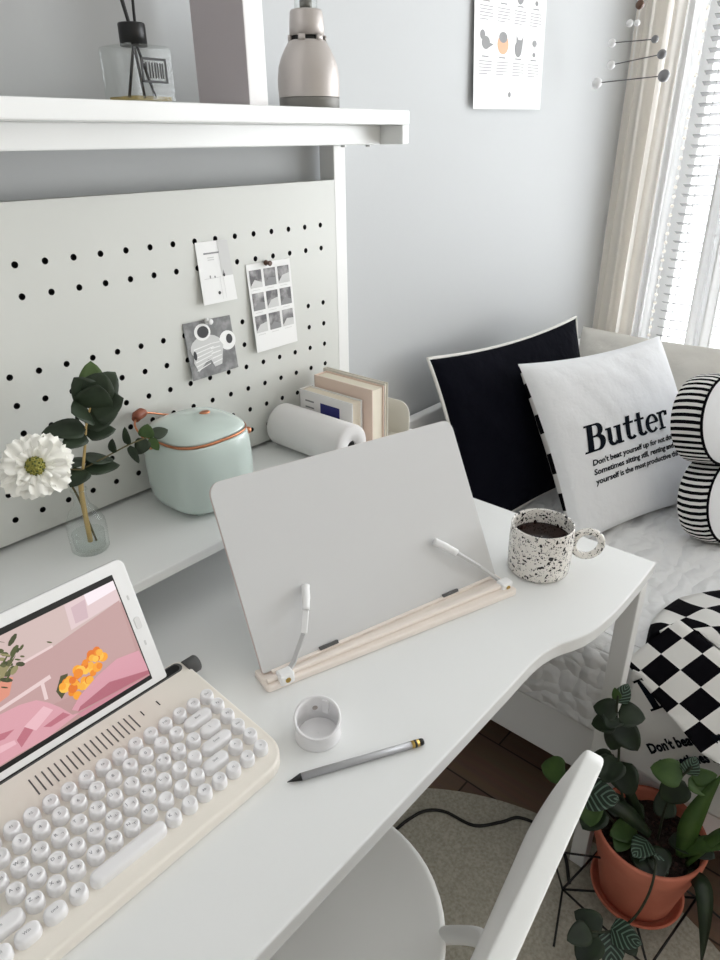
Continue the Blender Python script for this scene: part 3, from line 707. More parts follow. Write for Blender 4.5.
# paper roll lying on the ledge, books, bookend
t = thing('paper_roll', 'white paper roll lying on the ledge in front of the books', 'paper roll', (.777, .80, ZL))
mtx = Matrix.Translation((0, 0, .0385)) @ Matrix.Rotation(PI/2, 4, 'X')
mb = MB(); mb.lathe([(.012, -.082), (.0345, -.082), (.038, -.078), (.0385, -.07), (.0385, .088), (.0375, .0915), (.035, .093), (.012, .093), (.011, .09), (.011, -.08), (.012, -.082)], (0, 0, 0), 48, 0, mtx, cap=False); mb.build('paper', 'roll', t)
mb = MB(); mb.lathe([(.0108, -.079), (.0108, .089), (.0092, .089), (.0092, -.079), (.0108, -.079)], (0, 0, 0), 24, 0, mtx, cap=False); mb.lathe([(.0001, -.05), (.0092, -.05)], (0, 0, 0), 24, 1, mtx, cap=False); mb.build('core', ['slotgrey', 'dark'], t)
def book(label, x0, x1, y0, y1, h, cov, lean=0, extra=None, rz=0):
    t = thing('book', label, 'book', ((x0+x1)/2, (y0+y1)/2, ZL), rz, 'books on the ledge'); w = (x1-x0)/2; d = (y1-y0)/2
    R_ = Matrix.Translation((0, 0, abs(math.sin(lean)) * w)) @ Matrix.Rotation(lean, 4, 'Y')
    mb = MB()
    mb.box((-w, -d, 0), (-w + .0022, d, h), 0, R_); mb.box((w - .0022, -d, 0), (w, d, h), 0, R_); mb.box((-w, d - .002, 0), (w, d, h), 0, R_); cv_ = mb.build('cover', cov, t, bevel=.0006)
    mb = MB(); mb.box((-w + .0022, -d + .003, .002), (w - .0022, d - .002, h - .003), 0, R_); mb.build('pages', 'pages', t)
    if extra: extra(cv_, w, d, h, R_)
    return t
def exA(t, w, d, h, R_):
    mb = MB(); mb.add([R_ @ V_(p) for p in ((-w - .0004, -.035, .045), (-w - .0004, .012, .045), (-w - .0004, .012, .080), (-w - .0004, -.035, .080))], [(3, 2, 1, 0)]); mb.build('printed_block', 'bookblue', t)
    mb = MB()
    for k in range(3): mb.add([R_ @ V_(p) for p in ((-w - .0004, .028, .052 + .012*k), (-w - .0004, .050, .052 + .012*k), (-w - .0004, .050, .055 + .012*k), (-w - .0004, .028, .055 + .012*k))], [(3, 2, 1, 0)])
    mb.build('printed_lines', 'paper_grey', t)
book('white book with an indigo block on its cover, behind the paper roll', .8175, .8445, .742, .872, .096, 'bookw', 0, exA)
book('thick pale pink book, tallest on the ledge', .847, .880, .722, .862, .117, 'bookp')
book('thin cream book leaning against the thick pink book', .8815, .8915, .722, .872, .120, 'plate')
t = thing('bookend', 'cream metal bookend with rounded corners at the end of the ledge', 'bookend', (.945, .79, ZL))
mt = Matrix(((0, 0, 1, 0), (1, 0, 0, 0), (0, 1, 0, 0), (0, 0, 0, 1)))
mb = MB(); mb.prism(rrect(-.075, 0, .085, .068, [0, 0, .022, .022], 8), -.0012, .0012, 0, mt); mb.build('upright_plate', 'plate', t)
mb = MB(); mb.box((-.05, -.07, 0), (.0, .08, .0015)); mb.build('foot_plate', 'plate', t)

# ================================================================== ON THE DESKTOP
ZD = .7302
PIC=[
('wall2',(196, 160, 158),[(-0.1428, 0.1362), (-0.0168, 0.1328), (-0.0206, 0.0997), (-0.0228, 0.0465), (-0.1031, 0.0383), (-0.1772, 0.0465)]),
('wall',(212, 188, 184),[(-0.1428, 0.1362), (-0.0168, 0.1328), (-0.0201, 0.1087), (-0.1022, 0.0965), (-0.1583, 0.0956)]),
('winframe',(228, 204, 206),[(-0.0764, 0.1317), (-0.053, 0.1343), (-0.018, 0.1334), (-0.0194, 0.1089), (-0.0792, 0.1034)]),
('winshade',(212, 184, 190),[(-0.0712, 0.126), (-0.0542, 0.1276), (-0.0579, 0.1072), (-0.0728, 0.1076)]),
('winglass',(252, 240, 246),[(-0.0535, 0.1331), (-0.0183, 0.1327), (-0.0179, 0.1221), (-0.054, 0.1194)]),
('rail',(236, 210, 209),[(-0.158, 0.0965), (-0.1024, 0.0989), (-0.1026, 0.0962), (-0.159, 0.0938)]),
('rail',(236, 210, 209),[(-0.1696, 0.0661), (-0.116, 0.0713), (-0.1159, 0.0669), (-0.171, 0.0625)]),
('rail',(236, 210, 209),[(-0.1272, 0.0695), (-0.1236, 0.0687), (-0.1261, 0.0486), (-0.1298, 0.0494)]),
('pot',(226, 150, 126),[(-0.1592, 0.0934), (-0.1479, 0.0879), (-0.1574, 0.0728), (-0.1678, 0.071)]),
('blanket',(222, 164, 174),[(-0.172, 0.0598), (-0.153, 0.0586), (-0.137, 0.0541), (-0.1275, 0.0451), (-0.1187, 0.0335), (-0.1106, 0.0192), (-0.103, 0.0172), (-0.141, 0.0101), (-0.1704, 0.0133), (-0.1899, 0.0132)]),
('fold',(192, 116, 130),[(-0.1676, 0.0271), (-0.154, 0.0365), (-0.1365, 0.0422), (-0.1362, 0.0362), (-0.1564, 0.0237), (-0.1663, 0.0176)]),
('foldlight',(238, 190, 198),[(-0.1569, 0.0355), (-0.133, 0.0443), (-0.126, 0.0353), (-0.1482, 0.0253)]),
('fold',(192, 116, 130),[(-0.1789, 0.042), (-0.1656, 0.0386), (-0.1768, 0.0349), (-0.1813, 0.0358)]),
('foldlight',(238, 190, 198),[(-0.1831, 0.0309), (-0.1695, 0.0285), (-0.1689, 0.0237), (-0.1857, 0.0242)]),
('fold',(192, 116, 130),[(-0.1407, 0.0246), (-0.1183, 0.0273), (-0.1128, 0.0207), (-0.1344, 0.0203)]),
('foliage',(74, 74, 42),[(-0.1166, 0.0513), (-0.1067, 0.0642), (-0.0992, 0.0626), (-0.1068, 0.0466), (-0.1144, 0.041)]),
('pillow',(220, 160, 172),[(-0.1098, 0.0247), (-0.0964, 0.0341), (-0.0727, 0.0435), (-0.0465, 0.0494), (-0.0202, 0.045), (-0.018, 0.0263), (-0.0169, 0.0144), (-0.0466, 0.0182), (-0.0766, 0.0185), (-0.1025, 0.0184)]),
('pillowshade',(182, 108, 122),[(-0.1006, 0.0232), (-0.0632, 0.0301), (-0.0161, 0.0181), (-0.0172, 0.0136), (-0.0743, 0.017), (-0.105, 0.0192)]),
('pillow',(206, 140, 154),[(-0.1059, 0.017), (-0.0774, 0.0165), (-0.0158, 0.0121), (-0.0166, 0.0068), (-0.1028, 0.0105)]),
]
# keyboard
KO = Vector((.17, .50, ZD))
kb = thing('tablet_keyboard', 'cream retro keyboard with round white keys and a slot holding the tablet', 'keyboard', KO)
def kz(y): return .0145 + (y - .397) / .203 * .0195
mb = MB(); mb.prism([(x - KO.x, y - KO.y) for x, y in rrect(-.008, .4035, .3390, .601, [.032, .032, .014, .014], 8)], 0, .02, 0, None, lambda x, y: kz(y + KO.y)); mb.build('case', 'kbody', kb, bevel=.003, seg=3)
def deckbar(x0, x1, y0, y1, h, name, m, mbx=None):
    mb = mbx or MB(); vs = []
    for dz in (-.002, h):
        for x, y in ((x0, y0), (x1, y0), (x1, y1), (x0, y1)): vs.append((x - KO.x, y - KO.y, kz(y) + dz))
    mb.add(vs, ((0,3,2,1),(4,5,6,7),(0,1,5,4),(1,2,6,5),(2,3,7,6),(3,0,4,7)))
    return mb if mbx else mb.build(name, m, kb)
mb = MB(); mb.prism([(x - KO.x, y - KO.y) for x, y in rrect(.02, .5825, .3325, .5975, .0072, 8)], .02, .03, 0, None, lambda x, y: kz(y + KO.y) + .0004); tsl = mb.build('tablet_slot', 'slotgrey', kb)
mb = MB(); mb.prism([(x - KO.x, y - KO.y) for x, y in rrect(.024, .5845, .329, .5955, .0052, 8)], .02, .03, 0, None, lambda x, y: kz(y + KO.y) + .0008); mb.build('slot_floor', 'dark', tsl)
mb = MB()
for k in range(18): x = .1335 + k * .00665; deckbar(x, x + .0014, .5455, .5685, .0003, '', '', mb)
mb.build('speaker_slits', 'slotgrey', kb)
mb = MB()
for x in (.2585, .279): deckbar(x, x + .0012, .556, .564, .0003, '', '', mb)
mb.build('indicator_marks', 'dark', kb)
mb = MB(); mt = Matrix.Translation(V_((.3390, .586, .757)) - KO) @ Matrix.Rotation(PI/2, 4, 'Y')
mb.lathe([(.0105, -.004), (.0105, .012), (.0095, .0135), (.004, .0138)], (0, 0, 0), 24, 0, mt); mb.build('side_knob', 'slotgrey', kb)
KP = .01866
rowsK = []
r1 = ['Del', 'F12', 'F11', 'F10', 'F9', 'F8', 'F7', 'F6', 'F5', 'F4', 'F3', 'F2', 'F1', 'Fn', 'Esc']
rowsK.append((.525, [(.321 - .01855*i, .0145, r1[i]) for i in range(15)]))
r2 = '=-0987654321`'
rowsK.append((.5065, [(.3215, .0145, 'Pg'), (.2945, .034, 'Back')] + [(.266 - KP*i, .0145, r2[i]) for i in range(13)]))
r3 = '][POIUYTREWQ'
rowsK.append((.487, [(.320, .0145, 'Pd'), (.2965, .0245, '\\')] + [(.274 - KP*i, .0145, r3[i]) for i in range(12)] + [(.044, .024, 'Tab')]))
r4 = "';LKJHGFDSA"
rowsK.append((.468, [(.319, .0145, 'Hm'), (.290, .036, 'Enter')] + [(.261 - KP*i, .0145, r4[i]) for i in range(11)] + [(.045, .030, 'Caps')]))
r5 = '/.,MNBVCXZ'
rowsK.append((.449, [(.320, .0145, 'En'), (.300, .0145, '^'), (.2735, .030, 'Shift')] + [(.250 - KP*i, .0145, r5[i]) for i in range(10)] + [(.052, .040, 'Shift')]))
rowsK.append((.429, [(.3175, .0145, '>'), (.299, .0145, 'v'), (.2805, .0145, '<'), (.2625, .0145, 'Ct'), (.244, .0145, 'Alt'), (.226, .0145, '/'), (.2075, .0145, 'K'), (.160, .076, ''), (.1105, .0145, 'Alt'), (.0895, .019, 'cmd'), (.066, .021, 'Win'), (.043, .020, 'Ctrl')]))
hang = {'Q': '\u3142', 'W': '\u3148', 'E': '\u3137', 'R': '\u3131', 'T': '\u3145', 'Y': '\u315b', 'U': '\u3155', 'I': '\u3151', 'O': '\u3150', 'P': '\u3154', 'A': '\u3141', 'S': '\u3134', 'D': '\u3147', 'F': '\u3139', 'G': '\u314e', 'H': '\u3157', 'J': '\u3153', 'K': '\u314f', 'L': '\u3163', 'Z': '\u314b', 'X': '\u314c', 'C': '\u314a', 'V': '\u314d', 'B': '\u3160', 'N': '\u315c', 'M': '\u3161'}
slope = .0195 / .203
for y, keys in rowsK:
    for x, w, s in keys:
        mb = MB(); base = V_((x, y, 0)) - KO; base.z = kz(y) - .0005
        tilt = Matrix.Translation(base) @ Matrix.Rotation(math.atan(slope), 4, 'X')
        hl = max(0, w / 2 - .0074); n = 28
        prof = [(.0079, 0), (.0079, .0032), (.0074, .009), (.0067, .0108), (.0058, .0111), (.0046, .0106), (.0, .0102)] if w < .016 else [(.0079, 0), (.0079, .003), (.0073, .0082), (.0064, .0096), (.004, .0097), (.0, .0096)]
        vs = []; fs = []
        for r, z in prof:
            for i in range(n):
                a = 2 * PI * (i + .5) / n; c_ = math.cos(a); sx = hl if c_ > 0 else -hl
                vs.append(tilt @ V_((max(r, .0002) * c_ + sx, max(r, .0002) * math.sin(a) * (1.02 if w < .016 else .95), z)))
        for j in range(len(prof) - 1):
            for i in range(n): fs.append((j*n+i, j*n+(i+1) % n, (j+1)*n+(i+1) % n, (j+1)*n+i))
        fs.append(tuple((len(prof)-1)*n + i for i in range(n)))
        mb.add(vs, fs, 0, True)
        if s:
            zt = .0108 if w < .016 else .0099
            if len(s) == 1 and s in hang:
                text_on(mb, s, .0046, tilt @ Matrix.Translation((-.0042, -.0002, zt)), 1); text_on(mb, hang[s], .0044, tilt @ Matrix.Translation((.0002, -.0032, zt)), 1)
            elif len(s) == 1: text_on(mb, s, .005, tilt @ Matrix.Translation((-.0016, -.002, zt)), 1)
            else: text_on(mb, s, .0036, tilt @ Matrix.Translation((0, -.0012, zt)), 1, align='CENTER')
        o = mb.build('space_bar' if w > .06 else 'key', ['key', 'legend'], kb)

# tablet
TO = V_((.309, .5855, .766)); tn = V_((0, .361, .9325)).normalized(); tw = V_((0, -tn.z, tn.y))
TB = V_((.187, .592, .764))
tb = thing('tablet', 'white tablet standing in the keyboard slot showing a pink bedroom picture', 'tablet', TB)
def T(u, v, w): return TO + V_((1, 0, 0)) * u + tn * v + tw * w - TB
TM = Matrix(((1, 0, 0, 0), (0, tn.y, tw.y, 0), (0, tn.z, tw.z, 0), (0, 0, 0, 1))); TM.translation = TO - TB
mb = MB(); mb.prism(rrect(-.245, -.002, .001, .1525, [.003, .003, .009, .009], 8), -.0078, 0, 0, TM); mb.build('body', 'tablet', tb, bevel=.0012)
mb = MB(); mb.prism(rrect(-.2285, .0062, -.0168, .1392, .0006, 2), -.001, .0003, 0, TM); dsp = mb.build('display', 'black', tb)
mb = MB(); mb.prism(rrect(-.0125, .067, -.0055, .082, .0034, 6), -.001, .0005, 0, TM); mb.build('home_button', 'silver', tb)
mb = MB()
for v in (.046, .1035): mb.prism(rrect(-.0102, v, -.0082, v + .006, .0008, 3), -.001, .0004, 0, TM)
mb.build('touch_keys', 'paper_lt', tb)
mats = []; mi = {}
def smi(name, c):
    k = name + str(c)
    if k not in mi: mi[k] = len(mats); mats.append(scr(k, rgb(*c)))
    return mi[k]
mb = MB(); lay = 0
CL = lambda u, v: (max(-.2265, min(-.0182, u)), max(.0118, min(.1325, v)))
def poly(name, c, pts):
    global lay
    lay += 1; mb.add([T(*CL(u, v), .0004 + lay * .000012) for u, v in pts], [tuple(range(len(pts)))], smi(name, c))
poly('wall3', (190, 152, 150), [(-.2265, .0118), (-.0182, .0118), (-.0182, .1325), (-.2265, .1325)])
poly('wallA', (214, 190, 186), [(-.2265, .096), (-.1, .097), (-.0182, .106), (-.0182, .1325), (-.2265, .1325)])
for n_, c_, p_ in PIC:
    if n_ == 'foliage' or n_ == 'pillow' and c_[0] == 220:
        pass
    poly(n_, c_, p_)
    if n_ == 'foliage':
        rr = random.Random(4)
        for k in range(46):
            a = rr.random(); b = rr.uniform(-1, 1)
            u = -.1065 + .047 * a + .006 * b; v = .040 + .0225 * a - .010 * b * (1 - .3 * a) + .003
            cc = [(252, 168, 44), (242, 140, 28), (255, 196, 74), (232, 118, 24), (250, 180, 58)][k % 5]
            R_ = rr.uniform(.0035, .0056); poly('bloom', cc, [(u + R_ * math.cos(q_ * PI / 5), v + R_ * math.sin(q_ * PI / 5)) for q_ in range(10)])
rr = random.Random(9)
for k in range(60):
    u = -.150 + rr.gauss(0, .013); v = .104 + rr.gauss(0, .009); R_ = rr.uniform(.002, .006)
    poly('shrub', [(60, 66, 36), (90, 92, 54), (150, 142, 100), (76, 84, 44)][k % 4], [(u + R_ * math.cos(q_ * PI / 4), v + R_ * .8 * math.sin(q_ * PI / 4 + k)) for q_ in range(8)])
mb.build('picture', mats, dsp)

# book stand
SO = V_((.4017, .5197, ZD)); th = -.27379; al = .51872
st = thing('book_stand', 'pale reading stand with tilted board and two page clips on the desk', 'book stand', SO, th)
SM = Matrix(((1, 0, 0, 0), (0, math.sin(al), -math.cos(al), 0), (0, math.cos(al), math.sin(al), 0), (0, 0, 0, 1))); SM.translation = V_((0, 0, .0122))
mb = MB(); mb.prism(rrect(-.001, .0, .3855, .2445, [.003, .003, .017, .017], 10), -.006, 0, 0, SM, side=1); mb.build('board', ['standp', 'stande'], st, bevel=.0008)
mb = MB(); mb.prism([(-.006, .016), (.390, .016), (.390, -.040), (.386, -.0435), (-.003, -.0215), (-.006, -.018)], 0, .0095); mb.build('tray', 'tray', st, bevel=.002)
mb = MB(); mb.prism([(-.003, -.010), (.384, -.020), (.384, -.030), (-.003, -.0165)], .0095, .0155); mb.build('tray_lip', 'tray', st, bevel=.002)
mb = MB(); mb.prism([(.01, .006), (.378, .006), (.378, -.004), (.01, -.004)], .0095, .0135); mb.build('hinge_bar', 'tray', st, bevel=.001)
for a in (.0795, .283):
    mb = MB(); mb.box((a, .0, 0), (a + .027, .0042, .004), 0, SM); mb.build('hinge_slot', 'slotgrey', st)
S_ = lambda a, b, w: SM @ V_((a, b, w))
for side, pv, P in (('l', (.021, -.0205), [(.0235, -.006, .010), (.037, .002, .012), (.059, .032, .017), (.0705, .058, .016), (.0835, .086, .005)]), ('r', (.379, -.030), [(.388, -.010, .010), (.377, -.004, .012), (.350, .024, .016), (.318, .0555, .015), (.2925, .081, .005)])):
    mb = MB(); mb.box((pv[0] - .010, pv[1] - .004, .003), (pv[0] + .010, pv[1] + .012, .019)); mb.build('clip_base', 'clipw', st, bevel=.003)
    mb = MB(); mb.lathe([(.0035, -.0052), (.0035, -.004)], (pv[0], pv[1], .011), 12, 0, Matrix.Translation((pv[0], pv[1], .011)) @ Matrix.Rotation(PI/2, 4, 'X') @ Matrix.Translation((-pv[0], -pv[1], -.011)) @ Matrix.Translation((0, 0, .009))); mb.build('screw', 'brass', st)
    p0 = V_((pv[0], pv[1] + .004, .012))
    mb = MB(); mb.tube([p0, S_(*P[1]), S_(*P[2])], .0046, 4, flat=.5); mb.build('clip_arm', 'clipg', st, bevel=.0006)
    mb = MB(); mb.tube([S_(*P[2]), S_(*P[3])], .0055, 4, flat=.6); mb.build('clip_joint', 'clipw' if side == 'l' else 'clipg', st, bevel=.0008)
    mb = MB(); mb.tube(spline([S_(*P[3]), S_((P[3][0]+P[4][0])/2, (P[3][1]+P[4][1])/2, .012), S_(*P[4])], 4), [.005] * 4 + [.0055] * 4 + [.006], 10); mb.build('clip_tip', 'clipw', st)
mb = MB(); mb.prism([(.14, 0), (.25, 0), (.235, .15), (.155, .15)], -.004, -.001, 0, Matrix.Translation((0, .175, 0)) @ Matrix.Rotation(math.radians(112), 4, 'X')); mb.build('back_prop', 'tray', st)

# mug
MO = V_((.848, .384, ZD))
mg = thing('mug', 'white mug with black speckles and ring handle full of coffee', 'mug', MO)
mb = MB(); mb.lathe([(.040, 0), (.0445, .0015), (.0468, .006), (.0478, .03), (.0477, .06), (.0468, .079), (.0462, .0805), (.0448, .0805), (.0440, .078), (.0442, .05), (.043, .008), (.03, .005), (.001, .005)], (0, 0, 0), 64); cup_ = mb.build('cup', 'speckle', mg)
mb = MB(); mb.lathe([(.0437, .057), (.001, .057)], (0, 0, 0), 48, cap=False); mb.lathe([(.0437, .05), (.0437, .057)], (0, 0, 0), 48, cap=False); mb.build('coffee', 'coffee', cup_)
mb = MB(); d = V_((.62, -.785, 0)).normalized(); c0 = d * .070 + V_((0, 0, .0455)); RR, rr_, n1, n2 = .0215, .0056, 40, 12
def fn(u, v): a = 2*PI*u; b = 2*PI*v; return c0 + (d * math.cos(a) + V_((0, 0, 1)) * math.sin(a)) * (RR + rr_ * math.cos(b)) + d.cross(V_((0, 0, 1))) * (rr_ * math.sin(b))
mb.grid(fn, n1, n2); mb.build('handle', 'speckle', mg)

# tape ring
RO = V_((.3855, .4105, ZD))
t = thing('tape_dispenser_ring', 'short white ring with open centre on the desk beside the pencil', 'tape ring', RO)
mb = MB(); prof = [(.0258, 0), (.0262, .001), (.0259, .005), (.0259, .022), (.0266, .0245), (.0263, .0265), (.0240, .0268), (.0232, .025), (.0232, .001), (.0258, 0)]; n = 64; vs = []
for r_, z_ in prof:
    for i in range(n):
        a = 2*PI*i/n; vs.append((r_ * math.cos(a), r_ * math.sin(a), z_ * (1 + .27 * math.cos(a - .82)) if z_ > .01 else z_))
mb.add(vs, [(k*n+i, k*n+(i+1) % n, (k+1)*n+(i+1) % n, (k+1)*n+i) for k in range(len(prof) - 1) for i in range(n)], 0, True); mb.build('ring_body', 'key', t)
mb = MB(); mb.lathe([(.0232, .002), (.001, .002)], (0, 0, 0), 48, cap=False); mb.build('ring_floor', 'key', t)
mb = MB(); mb.lathe([(.0032, -.0008), (.0032, .0004)], (0, 0, 0), 14, 0, Matrix.Rotation(math.radians(52), 4, 'Z') @ Matrix.Translation((.0232, 0, .0175)) @ Matrix.Rotation(-PI/2, 4, 'Y')); mb.build('sprung_button', 'taupe', t)
mb = MB(); mb.box((-.004, .0205, .012), (.004, .0232, .0305), 0, Matrix.Rotation(math.radians(-42-28), 4, 'Z')); mb.build('cutter_tab', 'key', t, bevel=.0008)

# pencil
PA, PB = V_((.317, .3885, ZD + .0037)), V_((.4515, .312, ZD + .0037)); Lp = (PB - PA).length
t = thing('pencil', 'silver pencil with black tip and black eraser end on the desk', 'pencil', (PA.x, PA.y, ZD), math.atan2((PB - PA).y, (PB - PA).x))
X_ = lambda x, dz=0: (x, 0, .0042 + dz)
mb = MB(); mb.tube([X_(.015), X_(Lp - .014)], .0041, 6); mb.build('barrel', 'pencil', t)
mb = MB(); mb.tube([X_(.0, -.002), X_(.004, -.0016), X_(.0155)], [.0004, .0012, .0041], 12); mb.build('tip', 'graphite', t)
mb = MB(); mb.tube([X_(Lp - .0145), X_(Lp - .0055)], .00415, 14); mb.build('ferrule', 'brass', t)
mb = MB(); mb.tube([X_(Lp - .0112), X_(Lp - .0085)], .0043, 14); mb.build('ferrule_band', 'graphite', t)
mb = MB(); mb.tube([X_(Lp - .006), X_(Lp - .0015), X_(Lp)], [.0039, .0039, .003], 14); mb.build('eraser', 'graphite', t)

# ================================================================== CHAIR, RUG, CABLE
CO = V_((.29, .42, 0)); cr = math.radians(8.3)
ch = thing('desk_chair', 'white chair with round seat and curved backrest pushed under the desk', 'chair', CO, cr)
mb = MB()
def sup(u, k):
    a = 2 * PI * u; c_, s_ = math.cos(a), math.sin(a); e = 2.25
    r = (abs(c_) ** e + abs(s_) ** e) ** (-1 / e); return V_((.222 * r * c_ * k, .208 * r * s_ * k, 0))
rings = [(.0, .432), (.5, .432), (.85, .4355), (.96, .441), (1.0, .446), (1.005, .4505), (.995, .4535), (.97, .4535), (.9, .450), (.6, .445), (0.0, .442)]
vs = [sup(i / 64, max(k, .001)) + V_((0, 0, z)) for k, z in rings for i in range(64)]
fs = [(j*64+i, j*64+(i+1) % 64, (j+1)*64+(i+1) % 64, (j+1)*64+i) for j in range(len(rings) - 1) for i in range(64)]
mb.add(vs, fs, 0, True); mb.build('seat', 'chair', ch)
mb = MB()
# backrest: a low curved band with rounded ends, leaning back
RC = Matrix.Rotation(-cr, 4, 'Z')
def bk(x, z, w):   # w: 0 inner face .. 1 outer face (room coordinates, then into the chair's own frame)
    k = .335 - .12 * max(0, min(1, (.33 - x) / .12))
    y = .131 + .118 * (x - .332) + (.803 - z) * k - .0175 * w
    return RC @ (V_((x, y, z)) - V_((CO.x, CO.y, 0)))
ol = rrect(.110, .690, .508, .806, [.05, .05, .028, .028], 10)
N = 6; cx, cz = .31, .75; n = len(ol); vs = []; fs = []
secs = [(k / N * .985, 0) for k in range(N)] + [(.985, .0), (.995, .06), (1, .2), (1, .8), (.995, .94), (.985, 1)] + [(k / N * .985, 1) for k in range(N - 1, -1, -1)]
for f_, w in secs:
    f_ = max(f_, .002)
    for x, z in ol: vs.append(bk(cx + (x - cx) * f_, cz + (z - cz) * f_, w))
fs = [(k*n+i, k*n+(i+1) % n, (k+1)*n+(i+1) % n, (k+1)*n+i) for k in range(len(secs) - 1) for i in range(n)]
mb.add(vs, fs, 0, True)
mb.build('backrest', 'chair', ch)
for pts in ([(.40, .32, .422), (.432, .282, .430), (.443, .246, .462), (.432, .210, .512), (.398, .178, .57), (.350, .150, .645), (.325, .140, .72)], [(.195, .29, .422), (.160, .245, .430), (.150, .207, .462), (.165, .175, .512), (.190, .150, .57), (.215, .130, .645), (.225, .120, .72)]):
    mb = MB(); mb.tube(spline([RC @ (V_(q_) - V_((CO.x, CO.y, 0))) for q_ in pts], 8), .0105, 14); mb.build('back_tube', 'chair', ch)
for sx in (-1, 1):
    for sy in (-1, 1):
        mb = MB(); mb.tube([(sx * .135, sy * .13, .434), (sx * .178, sy * .172, .0122)], [.016, .011], 14); mb.build('leg', 'chair', ch)
mb = MB(); mb.lathe([(.588, 0), (.592, .003), (.588, .0085), (.02, .0085), (.001, .0085)], (0, 0, 0), 120, smooth=False)
tag(place(mb.build('rug', 'rug'), (.43, .25, .0004)), 'round grey beige rug under the chair and plant', 'rug')
mb = MB(); cp = spline([(.60, .66, .0125), (.74, .60, .0125), (.80, .588, .0125), (.845, .572, .0125), (.872, .538, .0125), (.885, .472, .0125), (.93, .432, .0125), (.965, .408, .0125), (.975, .36, .0125), (.955, .30, .0125), (.90, .26, .0125)], 8)
mb.tube(cp, .0034, 8); tag(mb.build('power_cable', 'cable'), 'black cable curving across the round rug', 'cable')

# ================================================================== PLANT
PC = V_((.955, .150, .0085)); ZB = .046
t = thing('plant_stand', 'black wire geometric plant stand under the terracotta pot', 'plant stand', (PC.x, PC.y, .009))
PO = V_((PC.x, PC.y, .009)); nodes = [V_((.862, .259, .040)), V_((.829, .083, .040)), V_((1.012, .060, .040)), V_((1.036, .232, .040))]
feet = [V_((.772, .228, .012)), V_((.80, .02, .012)), V_((1.02, .0, .012)), V_((1.03, .30, .012))]; ups = [V_((.842, .285, .15)), None, None, None]
for i in range(4):
    mb = MB(); mb.tube([nodes[i] - PO, nodes[(i+1) % 4] - PO], .0022, 8); mb.build('ring_bar', 'wire', t)
    mb = MB(); mb.tube([nodes[i] - PO, feet[i] - PO], .0022, 8); mb.build('leg', 'wire', t)
for i in (0, 1):
    mb = MB(); mb.tube([nodes[i] - PO, nodes[i+2] - PO], .0022, 8); mb.build('cross_bar', 'wire', t)
mb = MB(); mb.tube([nodes[0] - PO, ups[0] - PO, V_((.888, .205, .155)) - PO], .0022, 8); mb.build('side_bar', 'wire', t)
mb = MB(); mb.lathe([(.060, 0), (.072, .002), (.082, .014), (.084, .020), (.080, .0205), (.076, .014), (.068, .006), (.001, .006)], (0, 0, 0), 48)
tag(place(mb.build('plant_saucer', 'terra'), (PC.x - .006, PC.y + .004, .0425)), 'round terracotta saucer on the wire stand', 'saucer')
GO = V_((PC.x - .006, PC.y + .004, .0487))
pp = thing('potted_plant', 'leafy green houseplant in a terracotta pot beside the bed', 'potted plant', GO)
mb = MB(); mb.lathe([(.062, 0), (.066, .004), (.080, .08), (.092, .134), (.094, .138), (.0965, .166), (.095, .169), (.090, .169), (.088, .160), (.086, .14), (.075, .06), (.001, .05)], (0, 0, 0), 64); pot_ = mb.build('pot', 'terra', pp)
mb = MB()
def fn(u, v): a = 2*PI*u; r = .0865 * v; return V_((r*math.cos(a), r*math.sin(a), .142 + .008 * noise.noise(V_((r*math.cos(a)*60, r*math.sin(a)*60, 1))) + .006 * (1 - v)))
mb.grid(fn, 48, 14); mb.build('soil', 'soil', pot_)
SHF = 1
EYE = V_((0, 0, 1.33))
def sh(p): return EYE + (V_(p) - EYE) * SHF
def stem(P, r=.0022, m='stemd'):
    if SHF != 1: P = [P[0]] + [sh(p) for p in P[1:]]
    mb = MB(); mb.tube(spline([V_(p) - GO for p in P], 6), r, 8); mb.build('stem', m, pp)
def lf(P, d, nr, L, W, m, cup=.15, bend=.1, rnd=.85): mb = MB(); leaf(mb, sh(P) - GO, d, nr, L * SHF, W * SHF, 0, cup, bend, rnd, 10, 6); mb.build('leaf', m, pp, solid=.0007)
toC = V_((-.62, -.1, .78))
# tall stem, in front of the desk leg
SHF = .93
stem([(.965, .195, .19), (.955, .225, .28), (.950, .238, .37), (.950, .252, .43), (.950, .256, .472)])
P = (.950, .250, .435)
lf((.950, .254, .455), (.3, -.2, 1), (-.8, -.3, .1), .040, .030, 'leafv')
lf((.950, .255, .462), (-.2, .25, .9), (-.8, -.3, .2), .026, .016, 'leafb')
lf(P, (-.25, .95, -.05), (-.5, -.1, .85), .042, .042, 'leafd'); lf(P, (.25, -.95, .15), (-.55, -.1, .8), .044, .044, 'leafd')
lf((.950, .247, .415), (-.15, -.75, -.6), (-.75, .1, .55), .056, .050, 'leafd'); lf((.950, .250, .415), (-.35, .75, -.35), (-.6, .1, .75), .044, .040, 'leafd')
lf((.950, .245, .405), (-.15, .05, -.95), (-.9, -.1, .1), .056, .038, 'leafd'); lf((.950, .252, .425), (-.8, .0, .1), (0, 0, 1), .036, .036, 'leafd')
# mid stem leaves
lf((.950, .232, .330), (-.3, -.55, -.7), (-.8, .1, .5), .062, .058, 'leafd'); lf((.950, .235, .325), (-.3, .7, -.45), (-.7, .1, .6), .058, .052, 'leafd'); lf((.95, .236, .335), (-.8, .1, -.5), (-.4, 0, .9), .05, .05, 'leafd')
